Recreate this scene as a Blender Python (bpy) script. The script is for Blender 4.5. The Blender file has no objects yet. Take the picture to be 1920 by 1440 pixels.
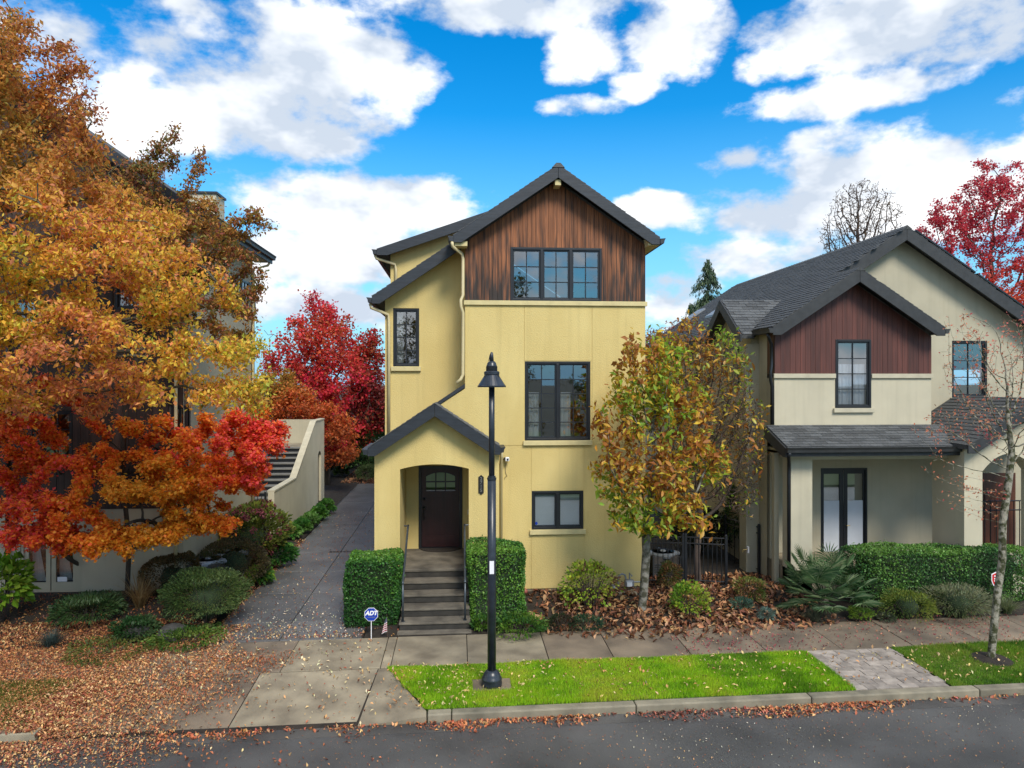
import bpy, bmesh, math, random
import numpy as np
from mathutils import Vector, Matrix
sc = bpy.context.scene
C = sc.collection
R = math.radians
# ------------------------------------------------------------------ camera
CAMH, FPX, HOR, YAW = 5.2, 1331.0, 714.0, R(4.25)
cam_d = bpy.data.cameras.new('camera'); cam = bpy.data.objects.new('camera', cam_d); C.objects.link(cam)
cam.location = (0, 0, CAMH); cam.rotation_euler = (R(90), 0, -YAW)
cam_d.sensor_width = 36; cam_d.lens = FPX/1920*36; cam_d.shift_y = -(720-HOR)/1920
cam_d.clip_end = 3000; cam_d.clip_start = .1
sc.camera = cam
def dirpx(px, py):
    u = (px-960)/FPX; v = (HOR-py)/FPX
    return Vector((math.sin(YAW)+u*math.cos(YAW), math.cos(YAW)-u*math.sin(YAW), v))
def at(px, py, Y):                       # pixel on a facade plane y = Y
    d = dirpx(px, py); s = Y/d.y
    return Vector((d.x*s, Y, CAMH+d.z*s))
def atX(px, py, X):                      # pixel on a side-wall plane x = X
    d = dirpx(px, py); s = X/d.x
    return Vector((X, d.y*s, CAMH+d.z*s))
def atz(px, py, z):                      # pixel on a level surface
    d = dirpx(px, py); s = (z-CAMH)/d.z
    return Vector((d.x*s, d.y*s, z))
def ppm(Y): return FPX/Y                 # photo pixels per metre at distance Y
# ------------------------------------------------------------------ render look
sc.view_settings.view_transform = 'Standard'; sc.view_settings.look = 'None'
sc.view_settings.gamma = 1; sc.view_settings.exposure = 1.0; sc.view_settings.use_curve_mapping = False
SUN_EL, SUN_AZ = 46, 160                 # azimuth clockwise from +Y
# ------------------------------------------------------------------ sky: blue air with broken cumulus
w = bpy.data.worlds.new('World'); sc.world = w; w.use_nodes = True
w.cycles.sampling_method = 'MANUAL'; w.cycles.sample_map_resolution = 256
nt = w.node_tree; nt.nodes.clear(); NN = nt.nodes.new; LK = nt.links.new
def mth(op, a, b=None, c=None, clamp=False):
    n = NN('ShaderNodeMath'); n.operation = op; n.use_clamp = clamp
    for i, v in enumerate((a, b, c)):
        if v is None: continue
        if isinstance(v, (int, float)): n.inputs[i].default_value = v
        else: LK(v, n.inputs[i])
    return n.outputs[0]
tc = NN('ShaderNodeTexCoord'); sep = NN('ShaderNodeSeparateXYZ'); LK(tc.outputs['Generated'], sep.inputs[0])
az = mth('ARCTAN2', sep.outputs[0], sep.outputs[1]); el = mth('ARCSINE', sep.outputs[2])
stretch = NN('ShaderNodeVectorMath'); stretch.operation = 'MULTIPLY'; stretch.inputs[1].default_value = (1, 1, 1.7)
LK(tc.outputs['Generated'], stretch.inputs[0])
def noise(vec, scale, detail, rough, off=(0, 0, 0)):
    m = NN('ShaderNodeVectorMath'); m.operation = 'ADD'; m.inputs[1].default_value = off; LK(vec, m.inputs[0])
    n = NN('ShaderNodeTexNoise'); n.inputs['Scale'].default_value = scale; n.inputs['Detail'].default_value = detail
    n.inputs['Roughness'].default_value = rough; LK(m.outputs[0], n.inputs['Vector']); return n.outputs['Fac']
n1 = noise(stretch.outputs[0], 5.0, 9, .58); n2 = noise(stretch.outputs[0], 17.0, 6, .6, (3, 1, 2))
n3 = noise(stretch.outputs[0], 2.2, 3, .5, (7, 2, 5))
CL = [(300,120,330,125,1.0),(570,110,230,85,1.0),(430,215,320,80,1.25),(540,255,200,70,1.3),(640,385,255,84,1.3),(560,480,330,66,1.15),(600,575,280,55,.95),(130,300,200,80,.8),
      (1040,8,290,50,.9),(1100,90,80,55,.7),(1270,55,125,75,.85),(1190,160,55,24,.55),(1095,200,70,20,.5),(1470,80,95,65,1.0),(1730,10,320,95,1.0),(1880,30,230,75,1.0),
      (1640,168,230,36,.8),(1480,190,75,28,.65),(1850,195,120,26,.65),(1700,330,310,92,1.05),(1560,405,250,90,1.05),(1440,475,170,50,.95),(1225,395,90,30,.7),(1370,310,60,26,.5),(1262,560,100,50,1.0),(1180,650,200,40,.5)]
dens = None
for px, py, rx, ry, wt in CL:
    d = dirpx(px, py).normalized(); a0 = math.atan2(d.x, d.y); e0 = math.asin(d.z)
    k = math.cos(e0)/FPX
    ra = rx*k/(1+((px-960)/FPX)**2)**.5*1.08; re = ry*k*1.08
    q = mth('ADD', mth('POWER', mth('ABSOLUTE', mth('DIVIDE', mth('SUBTRACT', az, a0), ra)), 2.4), mth('POWER', mth('ABSOLUTE', mth('DIVIDE', mth('SUBTRACT', el, e0), re)), 2.0))
    b = mth('MULTIPLY', mth('SUBTRACT', 1.0, q), .62*wt)
    dens = b if dens is None else mth('SMOOTH_MAX', dens, b, .12)
# sky outside the part the photograph shows: an unseen cloud field, thickened to make its light more neutral
off = mth('MAXIMUM', mth('MULTIPLY', mth('SUBTRACT', mth('ABSOLUTE', az), .78), 6.0), mth('MULTIPLY', mth('SUBTRACT', el, .50), 6.0), clamp=True)
fld = mth('MULTIPLY', mth('SUBTRACT', n3, .40), 3.2)
dens = mth('MAXIMUM', mth('SUBTRACT', dens, mth('MULTIPLY', off, 3)), mth('SUBTRACT', fld, mth('MULTIPLY', mth('SUBTRACT', 1, off), 3)))
dens = mth('MAXIMUM', dens, -.6)
dens = mth('ADD', dens, mth('ADD', mth('MULTIPLY', mth('SUBTRACT', n1, .5), 3.0), mth('MULTIPLY', mth('SUBTRACT', n2, .5), .75)))
mask = NN('ShaderNodeMapRange'); mask.interpolation_type = 'SMOOTHSTEP'
mask.inputs['From Min'].default_value = .02; mask.inputs['From Max'].default_value = .48; LK(dens, mask.inputs['Value'])
sky = NN('ShaderNodeTexSky'); sky.sky_type = 'NISHITA'; sky.sun_disc = False
sky.sun_elevation = R(SUN_EL); sky.sun_rotation = R(SUN_AZ); sky.air_density = 1.0; sky.dust_density = .2; sky.ozone_density = 3.0
hs = NN('ShaderNodeHueSaturation'); hs.inputs['Saturation'].default_value = 1.45; hs.inputs['Value'].default_value = 1.0; LK(sky.outputs[0], hs.inputs['Color'])
tint = NN('ShaderNodeMix'); tint.data_type = 'RGBA'; tint.blend_type = 'MULTIPLY'; tint.inputs['Factor'].default_value = 1
LK(hs.outputs[0], tint.inputs['A']); tint.inputs['B'].default_value = (.55, 1.10, 1.06, 1)
hz = NN('ShaderNodeMix'); hz.data_type = 'RGBA'; LK(tint.outputs['Result'], hz.inputs['A']); hz.inputs['B'].default_value = (1.8, 3.5, 4.9, 1)
LK(mth('POWER', mth('SUBTRACT', 1, mth('DIVIDE', mth('ABSOLUTE', el), .36), clamp=True), 1.15), hz.inputs['Factor'])
shade = NN('ShaderNodeMapRange'); shade.inputs['From Min'].default_value = .36; shade.inputs['From Max'].default_value = .68
nsh = noise(stretch.outputs[0], 6.5, 5, .5, (0, 0, .10)); n1b = noise(stretch.outputs[0], 5.0, 5, .55, (0, 0, .13)); n1c = noise(stretch.outputs[0], 5.0, 5, .55)
LK(mth('ADD', mth('MULTIPLY', nsh, .55), mth('ADD', mth('MULTIPLY', mth('SUBTRACT', n1c, n1b), 1.7), .25)), shade.inputs['Value'])
ccol = NN('ShaderNodeMix'); ccol.data_type = 'RGBA'; LK(shade.outputs[0], ccol.inputs['Factor'])
ccol.inputs['A'].default_value = (3.3, 3.75, 4.4, 1); ccol.inputs['B'].default_value = (6.1, 6.2, 6.3, 1)
mixc = NN('ShaderNodeMix'); mixc.data_type = 'RGBA'; LK(mask.outputs[0], mixc.inputs['Factor']); LK(hz.outputs['Result'], mixc.inputs['A']); LK(ccol.outputs['Result'], mixc.inputs['B'])
bg = NN('ShaderNodeBackground'); bg.inputs['Strength'].default_value = .1; LK(mixc.outputs['Result'], bg.inputs['Color'])
wo = NN('ShaderNodeOutputWorld'); LK(bg.outputs[0], wo.inputs[0])
# ------------------------------------------------------------------ sun behind thin cloud
sl = bpy.data.lights.new('sun', 'SUN'); so = bpy.data.objects.new('sun', sl); C.objects.link(so)
sl.energy = 1.9; sl.angle = R(20); sl.color = (1, .93, .82)
sdir = Vector((math.sin(R(SUN_AZ))*math.cos(R(SUN_EL)), math.cos(R(SUN_AZ))*math.cos(R(SUN_EL)), math.sin(R(SUN_EL))))
so.rotation_euler = sdir.to_track_quat('Z', 'Y').to_euler(); so.location = sdir*60
# ------------------------------------------------------------------ materials
MATS = {}
def mat(name, col=(.5, .5, .5), rough=.7, metal=0, var=.15, vscale=3, bump=0, bscale=40, stretchv=(1, 1, 1), col2=None, rnd=0, spec=.5, detail=6, contrast=(.3, .7), streak=0):
    m = bpy.data.materials.new(name); m.use_nodes = True; t = m.node_tree; N = t.nodes.new; L = t.links.new
    p = t.nodes['Principled BSDF']; p.inputs['Roughness'].default_value = rough; p.inputs['Metallic'].default_value = metal
    p.inputs['Specular IOR Level'].default_value = spec
    co = N('ShaderNodeTexCoord'); mp = N('ShaderNodeMapping'); mp.inputs['Scale'].default_value = stretchv; L(co.outputs['Object'], mp.inputs[0])
    nz = N('ShaderNodeTexNoise'); nz.inputs['Scale'].default_value = vscale; nz.inputs['Detail'].default_value = detail; L(mp.outputs[0], nz.inputs['Vector'])
    src = mp.outputs[0]
    if rnd:
        oi = N('ShaderNodeObjectInfo'); ad = N('ShaderNodeVectorMath'); ad.operation = 'ADD'
        sca = N('ShaderNodeVectorMath'); sca.operation = 'SCALE'; cx = N('ShaderNodeCombineXYZ')
        for i in range(3): L(oi.outputs['Random'], cx.inputs[i])
        L(cx.outputs[0], sca.inputs[0]); sca.inputs['Scale'].default_value = 37; L(mp.outputs[0], ad.inputs[0]); L(sca.outputs[0], ad.inputs[1])
        L(ad.outputs[0], nz.inputs['Vector'])
    rp = N('ShaderNodeMapRange'); rp.inputs['From Min'].default_value = contrast[0]; rp.inputs['From Max'].default_value = contrast[1]; L(nz.outputs['Fac'], rp.inputs['Value'])
    mx = N('ShaderNodeMix'); mx.data_type = 'RGBA'; L(rp.outputs[0], mx.inputs['Factor'])
    c2 = col2 if col2 else tuple(c*(1+var) for c in col); c1 = col if col2 else tuple(c*(1-var) for c in col)
    mx.inputs['A'].default_value = (*c1, 1); mx.inputs['B'].default_value = (*c2, 1); out = mx.outputs['Result']
    if rnd:
        h = N('ShaderNodeHueSaturation'); mr = N('ShaderNodeMapRange'); mr.inputs['To Min'].default_value = 1-rnd; mr.inputs['To Max'].default_value = 1+rnd
        L(oi.outputs['Random'], mr.inputs['Value']); L(mr.outputs[0], h.inputs['Value']); L(out, h.inputs['Color']); out = h.outputs[0]
    if streak:        # rain streaks and grime
        ms = N('ShaderNodeMapping'); ms.inputs['Scale'].default_value = (4.5, 4.5, .22); L(co.outputs['Object'], ms.inputs[0]); ns = N('ShaderNodeTexNoise'); ns.inputs['Scale'].default_value = 1.6; ns.inputs['Detail'].default_value = 9; L(ms.outputs[0], ns.inputs['Vector'])
        rs_ = N('ShaderNodeMapRange'); rs_.inputs[1].default_value = .52; rs_.inputs[2].default_value = .78; rs_.inputs[3].default_value = 1; rs_.inputs[4].default_value = 1-streak; L(ns.outputs['Fac'], rs_.inputs[0])
        hs_ = N('ShaderNodeHueSaturation'); L(out, hs_.inputs['Color']); L(rs_.outputs[0], hs_.inputs['Value']); out = hs_.outputs[0]
    L(out, p.inputs['Base Color'])
    if bump:
        nb = N('ShaderNodeTexNoise'); nb.inputs['Scale'].default_value = bscale; nb.inputs['Detail'].default_value = 4; L(mp.outputs[0], nb.inputs['Vector'])
        b = N('ShaderNodeBump'); b.inputs['Strength'].default_value = bump; b.inputs['Distance'].default_value = .02; L(nb.outputs['Fac'], b.inputs['Height']); L(b.outputs[0], p.inputs['Normal'])
    MATS[name] = m; return m
def leafmat(name, trans=.35, rough=.5):
    m = bpy.data.materials.new(name); m.use_nodes = True; t = m.node_tree; N = t.nodes.new; L = t.links.new
    p = t.nodes['Principled BSDF']; p.inputs['Roughness'].default_value = rough; p.inputs['Specular IOR Level'].default_value = .35
    a = N('ShaderNodeAttribute'); a.attribute_name = 'Col'; L(a.outputs['Color'], p.inputs['Base Color'])
    tr = N('ShaderNodeBsdfTranslucent'); L(a.outputs['Color'], tr.inputs[0]); mx = N('ShaderNodeMixShader'); mx.inputs[0].default_value = trans
    L(p.outputs[0], mx.inputs[1]); L(tr.outputs[0], mx.inputs[2]); L(mx.outputs[0], t.nodes['Material Output'].inputs[0]); MATS[name] = m; return m
leafmat('leaf', .5); leafmat('leaf_dry', .15, .6); leafmat('evergreen', .2, .4)
mat('stucco_yellow', (.60,.465,.18), .92, vscale=1.1, bump=.6, bscale=60, stretchv=(1,1,.5), detail=14, streak=.10, col2=(.67,.535,.222), contrast=(.35,.65))
mat('stucco_beige', (.45,.41,.30), .9, streak=.09, var=.08, vscale=1.3, bump=.25, bscale=90)
mat('stucco_cream', (.52,.475,.35), .9, streak=.09, var=.08, vscale=1.3, bump=.25, bscale=90)
mat('trim_yellow', (.60,.51,.26), .8, var=.1, vscale=5, bump=.1)
mat('trim_cream', (.48,.44,.325), .8, var=.1, vscale=5, bump=.1)
mat('dark_trim', (.020,.025,.033), .5, var=.35, vscale=6, stretchv=(.5,1,4), bump=.15, bscale=30)
mat('dark_trim_neighbour', (.028,.030,.032), .55, var=.25, vscale=6, bump=.1, bscale=30)
mat('shingle', (.080,.085,.088), .85, var=.35, vscale=30, rnd=.35, bump=.4, bscale=160)
mat('window_frame', (.012,.014,.018), .4, var=.2)
mat('metal_black', (.012,.014,.018), .35, metal=0, var=.25, vscale=8)
mat('lamp_paint', (.020,.027,.038), .32, var=.3, vscale=9, bump=.03)
mat('rail_grey', (.07,.085,.10), .4, metal=.5, var=.25, vscale=12)
mat('gutter_cream', (.62,.53,.30), .5, var=.06)
mat('concrete', (.35,.30,.21), .85, vscale=1.7, col2=(.15,.125,.088), bump=.25, bscale=120, rnd=.12, detail=10)
mat('concrete_wet', (.24,.19,.135), .65, vscale=1.6, col2=(.11,.088,.066), bump=.2, bscale=120, rnd=.12, detail=10)
mat('stair_tread', (.17,.165,.15), .8); mat('drive_slab', (.145,.147,.150), .42, vscale=1.2, col2=(.08,.08,.081), bump=.35, bscale=150, rnd=.1, detail=10)
mat('step_aggregate', (.20,.175,.135), .85, vscale=3, col2=(.08,.07,.055), bump=.6, bscale=170, detail=12)
mat('kerbstone', (.30,.265,.19), .8, vscale=2.2, col2=(.12,.11,.08), bump=.3, bscale=90, rnd=.12, detail=10)
mat('asphalt', (.115,.115,.113), .4, vscale=.6, col2=(.055,.055,.055), bump=.9, bscale=130, detail=15, contrast=(.35,.65)); mat('gutter_asphalt', (.12,.115,.105), .6, vscale=1.2, col2=(.055,.052,.05), bump=.9, bscale=130, detail=15)
mat('soil', (.035,.026,.018), .95, vscale=5, col2=(.012,.009,.007), bump=1, bscale=30)
mat('turf', (.055,.11,.012), .9, vscale=4, col2=(.03,.05,.01), bump=.6, bscale=60)
mat('ground', (.05,.055,.03), .95, vscale=.4, col2=(.03,.03,.02))
mat('paver', (.36,.315,.27), .85, vscale=7, col2=(.22,.19,.165), bump=.4, bscale=90, rnd=.25)
mat('bark', (.085,.07,.05), .95, vscale=6, col2=(.025,.02,.015), bump=1, bscale=22, stretchv=(1,1,.35))
mat('bark_grey', (.22,.21,.18), .95, vscale=9, col2=(.05,.05,.03), bump=1, bscale=25, contrast=(.4,.6))
mat('bark_lichen', (.30,.28,.22), .95, vscale=11, col2=(.045,.05,.018), bump=1, bscale=30, contrast=(.42,.58), detail=8)
mat('bark_moss', (.05,.055,.025), .95, vscale=5, col2=(.13,.12,.10), bump=1, bscale=25)
mat('twig', (.075,.055,.045), .9, var=.3)
mat('door_wood', (.040,.010,.011), .4, vscale=8, col2=(.02,.005,.006), stretchv=(1,1,.1), bump=.1)
mat('entry_door_wood', (.13,.045,.02), .45, vscale=8, col2=(.07,.02,.01), stretchv=(1,1,.1), bump=.1)
mat('red_cedar', (.125,.038,.027), .6, vscale=7, col2=(.065,.022,.017), stretchv=(2,1,.12), rnd=.3, bump=.15)
mat('dark_cedar', (.055,.03,.022), .7, vscale=7, col2=(.018,.010,.008), stretchv=(2,1,.12), rnd=.3, bump=.15)
mat('white_plastic', (.75,.76,.78), .4, var=.03)
mat('blind', (.50,.55,.55), .6, var=.05)
mat('curtain', (.62,.64,.62), .9, var=.1, vscale=9, stretchv=(6,1,.2))
mat('paper_shade', (.62,.65,.70), .8, var=.05)
mat('rock', (.06,.06,.058), .9, vscale=6, col2=(.02,.02,.02), bump=1, bscale=12)
mat('meter_grey', (.25,.27,.29), .45, metal=.3, var=.2, vscale=15)
mat('ac_grey', (.055,.06,.065), .5, var=.2, vscale=10)
mat('ac_top', (.30,.33,.36), .45, var=.2, vscale=10)
mat('pipe_red', (.30,.09,.07), .6, var=.2)
mat('sign_blue', (.006,.04,.36), .35, var=.04)
mat('sign_white', (.80,.80,.82), .4, var=.03)
mat('sign_red', (.55,.012,.02), .4, var=.05)
mat('flag_red', (.30,.03,.05), .8, var=.1); mat('flag_white', (.65,.62,.62), .8, var=.08); mat('flag_blue', (.09,.11,.16), .8, var=.1)
mat('mat_fibre', (.028,.022,.018), .95, var=.3, vscale=60, bump=.6, bscale=200)
mat('brass', (.35,.27,.12), .35, metal=.8)
mat('fence_wood', (.05,.03,.02), .9, var=.3, rnd=.2)
mat('plaque', (.015,.014,.013), .45, var=.2)
mat('numeral', (.33,.32,.30), .4, metal=.6, var=.05)
mat('solar', (.010,.011,.014), .2, var=.2)
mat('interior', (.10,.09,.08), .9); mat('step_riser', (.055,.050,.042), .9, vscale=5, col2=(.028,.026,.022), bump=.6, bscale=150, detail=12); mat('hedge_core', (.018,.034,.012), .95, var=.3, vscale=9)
# weathered cedar of the front gable: fresh orange-brown boards going grey-black in streaks from the bottom up
m = bpy.data.materials.new('weathered_cedar'); m.use_nodes = True; t = m.node_tree; N = t.nodes.new; L = t.links.new; p = t.nodes['Principled BSDF']; p.inputs['Roughness'].default_value = .75
co = N('ShaderNodeTexCoord'); oi = N('ShaderNodeObjectInfo'); cx = N('ShaderNodeCombineXYZ'); L(oi.outputs['Random'], cx.inputs[2]); s = N('ShaderNodeVectorMath'); s.operation = 'SCALE'; s.inputs['Scale'].default_value = 50; L(cx.outputs[0], s.inputs[0])
a = N('ShaderNodeVectorMath'); a.operation = 'ADD'; L(co.outputs['Object'], a.inputs[0]); L(s.outputs[0], a.inputs[1])
def nz(sc_, st, det=8):
    mp = N('ShaderNodeMapping'); mp.inputs['Scale'].default_value = st; L(a.outputs[0], mp.inputs[0]); n = N('ShaderNodeTexNoise'); n.inputs['Scale'].default_value = sc_; n.inputs['Detail'].default_value = det; L(mp.outputs[0], n.inputs['Vector']); return n.outputs['Fac']
grain = nz(22, (1.6, 1, .05)); streak = nz(5, (2.2, 1, .22)); spl = nz(1.0, (1, 1, 1), 3)
mx = N('ShaderNodeMix'); mx.data_type = 'RGBA'; mx.inputs['A'].default_value = (.31,.115,.045,1); mx.inputs['B'].default_value = (.12,.048,.024,1); r1 = N('ShaderNodeMapRange'); r1.inputs[1].default_value = .36; r1.inputs[2].default_value = .66; L(grain, r1.inputs[0]); L(r1.outputs[0], mx.inputs['Factor'])
m2 = N('ShaderNodeMix'); m2.data_type = 'RGBA'; m2.inputs['B'].default_value = (.030,.022,.019,1); L(mx.outputs['Result'], m2.inputs['A'])
sp = N('ShaderNodeSeparateXYZ'); L(co.outputs['Object'], sp.inputs[0]); zz = N('ShaderNodeMapRange'); zz.inputs[1].default_value = 7.0; zz.inputs[2].default_value = 8.9; zz.inputs[3].default_value = .16; zz.inputs[4].default_value = -.10; L(sp.outputs[2], zz.inputs[0])
ad = N('ShaderNodeMath'); ad.operation = 'ADD'; L(streak, ad.inputs[0]); L(zz.outputs[0], ad.inputs[1]); ad2 = N('ShaderNodeMath'); ad2.operation = 'MULTIPLY_ADD'; L(spl, ad2.inputs[0]); ad2.inputs[1].default_value = .35; L(ad.outputs[0], ad2.inputs[2])
r2 = N('ShaderNodeMapRange'); r2.inputs[1].default_value = .60; r2.inputs[2].default_value = .86; L(ad2.outputs[0], r2.inputs[0]); L(r2.outputs[0], m2.inputs['Factor'])
h = N('ShaderNodeHueSaturation'); mr = N('ShaderNodeMapRange'); mr.inputs[3].default_value = .7; mr.inputs[4].default_value = 1.35; L(oi.outputs['Random'], mr.inputs[0]); L(mr.outputs[0], h.inputs['Value']); L(m2.outputs['Result'], h.inputs['Color']); L(h.outputs[0], p.inputs['Base Color'])
bb = N('ShaderNodeBump'); bb.inputs['Strength'].default_value = .4; bb.inputs['Distance'].default_value = .01; L(grain, bb.inputs['Height']); L(bb.outputs[0], p.inputs['Normal']); MATS['weathered_cedar'] = m
# window glass: thin pane, part mirror, part see-through
m = bpy.data.materials.new('glass'); m.use_nodes = True; t = m.node_tree; t.nodes.clear(); N = t.nodes.new; L = t.links.new
g = N('ShaderNodeBsdfGlossy'); g.inputs['Roughness'].default_value = .015; g.inputs['Color'].default_value = (.9,.95,1,1); tr = N('ShaderNodeBsdfTransparent'); tr.inputs[0].default_value = (.85,.88,.88,1)
lw = N('ShaderNodeLayerWeight'); lw.inputs['Blend'].default_value = .25; mr = N('ShaderNodeMapRange'); mr.inputs[3].default_value = .24; mr.inputs[4].default_value = 1; L(lw.outputs['Fresnel'], mr.inputs[0])
mx = N('ShaderNodeMixShader'); L(mr.outputs[0], mx.inputs[0]); L(tr.outputs[0], mx.inputs[1]); L(g.outputs[0], mx.inputs[2]); oo = N('ShaderNodeOutputMaterial'); L(mx.outputs[0], oo.inputs[0]); MATS['glass'] = m
# big-leaf material coloured per object
def objleaf(name, cols):
    m = bpy.data.materials.new(name); m.use_nodes = True; t = m.node_tree; N = t.nodes.new; L = t.links.new; p = t.nodes['Principled BSDF']; p.inputs['Roughness'].default_value = .45
    oi = N('ShaderNodeObjectInfo'); cr = N('ShaderNodeValToRGB'); cr.color_ramp.interpolation = 'LINEAR'
    while len(cr.color_ramp.elements) < len(cols): cr.color_ramp.elements.new(.5)
    for i, c in enumerate(cols): cr.color_ramp.elements[i].position = i/(len(cols)-1); cr.color_ramp.elements[i].color = (*c, 1)
    L(oi.outputs['Random'], cr.inputs[0]); L(cr.outputs[0], p.inputs['Base Color']); tr = N('ShaderNodeBsdfTranslucent'); L(cr.outputs[0], tr.inputs[0])
    mx = N('ShaderNodeMixShader'); mx.inputs[0].default_value = .3; L(p.outputs[0], mx.inputs[1]); L(tr.outputs[0], mx.inputs[2]); L(mx.outputs[0], t.nodes['Material Output'].inputs[0]); MATS[name] = m
# ------------------------------------------------------------------ object helpers
def tag(o, label=None, cat=None, group=None, kind=None):
    if label: o['label'] = label
    if cat: o['category'] = cat
    if group: o['group'] = group
    if kind: o['kind'] = kind
    return o
def link(o, parent=None):
    C.objects.link(o)
    if parent is not None:
        o.parent = parent
        if parent.type == 'EMPTY': o.matrix_parent_inverse = Matrix.Translation(-Vector(parent.location))
    return o
def thing(name, label, cat, loc=(0, 0, 0), group=None):
    o = bpy.data.objects.new(name, None); o.empty_display_size = .2; o.location = loc; C.objects.link(o)
    return tag(o, label, cat, group)
def mkobj(name, me, m, parent=None, loc=None, rot=None, scale=None):
    if m and not me.materials: me.materials.append(MATS[m])
    o = bpy.data.objects.new(name, me); link(o, parent)
    if loc is not None: o.location = loc
    if rot is not None: o.rotation_euler = rot
    if scale is not None: o.scale = scale
    return o
class MB:
    def __init__(s): s.v = []; s.f = []; s.mi = []; s.cur = 0
    def add(s, vs, fs):
        b = len(s.v); s.v += [tuple(q) for q in vs]; s.f += [tuple(i+b for i in f) for f in fs]; s.mi += [s.cur]*len(fs); return s
    def box(s, x0, x1, y0, y1, z0, z1):
        x0, x1 = min(x0, x1), max(x0, x1); y0, y1 = min(y0, y1), max(y0, y1); z0, z1 = min(z0, z1), max(z0, z1)
        return s.add([(x0,y0,z0),(x1,y0,z0),(x1,y1,z0),(x0,y1,z0),(x0,y0,z1),(x1,y0,z1),(x1,y1,z1),(x0,y1,z1)], [(0,3,2,1),(4,5,6,7),(0,1,5,4),(1,2,6,5),(2,3,7,6),(3,0,4,7)])
    def prism(s, poly, y0, y1):           # poly in (x, z), extruded along y
        n = len(poly); a = sum(poly[i][0]*poly[(i+1)%n][1]-poly[(i+1)%n][0]*poly[i][1] for i in range(n))
        if a < 0: poly = poly[::-1]
        return s.add([(x,y0,z) for x, z in poly]+[(x,y1,z) for x, z in poly], [tuple(range(n)), tuple(range(2*n-1, n-1, -1))]+[(i, i+n, (i+1)%n+n, (i+1)%n) for i in range(n)])
    def prismx(s, poly, x0, x1):          # poly in (y, z), extruded along x
        n = len(poly); a = sum(poly[i][0]*poly[(i+1)%n][1]-poly[(i+1)%n][0]*poly[i][1] for i in range(n))
        if a < 0: poly = poly[::-1]
        return s.add([(x0,y,z) for y, z in poly]+[(x1,y,z) for y, z in poly], [tuple(range(n-1, -1, -1)), tuple(range(n, 2*n))]+[(i, (i+1)%n, (i+1)%n+n, i+n) for i in range(n)])
    def prismz(s, poly, z0, z1):
        n = len(poly); a = sum(poly[i][0]*poly[(i+1)%n][1]-poly[(i+1)%n][0]*poly[i][1] for i in range(n))
        if a < 0: poly = poly[::-1]
        return s.add([(x,y,z0) for x, y in poly]+[(x,y,z1) for x, y in poly], [tuple(range(n-1, -1, -1)), tuple(range(n, 2*n))]+[(i, (i+1)%n, (i+1)%n+n, i+n) for i in range(n)])
    def tube(s, path, r, n=8, caps=True):
        path = [Vector(p) for p in path]; rs = r if isinstance(r, (list, tuple)) else [r]*len(path); b = len(s.v); u = None; vs = []
        for i, p in enumerate(path):
            t = (path[min(i+1, len(path)-1)]-path[max(i-1, 0)]).normalized()
            if u is None: u = t.cross(Vector((0,0,1)) if abs(t.z) < .9 else Vector((1,0,0))).normalized()
            else: u = (u-t*u.dot(t)).normalized()
            q = t.cross(u)
            vs += [p+(u*math.cos(2*math.pi*k/n)+q*math.sin(2*math.pi*k/n))*rs[i] for k in range(n)]
        fs = [(i*n+k, i*n+(k+1)%n, (i+1)*n+(k+1)%n, (i+1)*n+k) for i in range(len(path)-1) for k in range(n)]
        if caps: fs += [tuple(range(n-1, -1, -1)), tuple(range((len(path)-1)*n, len(path)*n))]
        return s.add(vs, fs)
    def lathe(s, prof, c=(0, 0), n=20):
        vs = [(c[0]+r*math.cos(2*math.pi*k/n), c[1]+r*math.sin(2*math.pi*k/n), z) for r, z in prof for k in range(n)]
        fs = [(i*n+k, i*n+(k+1)%n, (i+1)*n+(k+1)%n, (i+1)*n+k) for i in range(len(prof)-1) for k in range(n)]
        fs += [tuple(range(n-1, -1, -1)), tuple(range((len(prof)-1)*n, len(prof)*n))]
        return s.add(vs, fs)
    def mesh(s, name, smooth=False):
        me = bpy.data.meshes.new(name); me.from_pydata(s.v, [], s.f)
        if any(s.mi): me.polygons.foreach_set('material_index', s.mi)
        if smooth: me.polygons.foreach_set('use_smooth', [True]*len(s.f))
        me.update(); return me
    def build(s, name, m, parent=None, bevel=0, smooth=False, label=None, kind=None):
        me = s.mesh(name, smooth)
        for q in ([m] if isinstance(m, str) else m): me.materials.append(MATS[q])
        o = bpy.data.objects.new(name, me); link(o, parent)
        if bevel:
            b = o.modifiers.new('bevel', 'BEVEL'); b.width = bevel; b.segments = 2; b.limit_method = 'ANGLE'
        if label: o['label'] = label
        if kind: o['kind'] = kind
        return o
def box(name, m, parent, *b, bevel=0): return MB().box(*b).build(name, m, parent, bevel)
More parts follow.
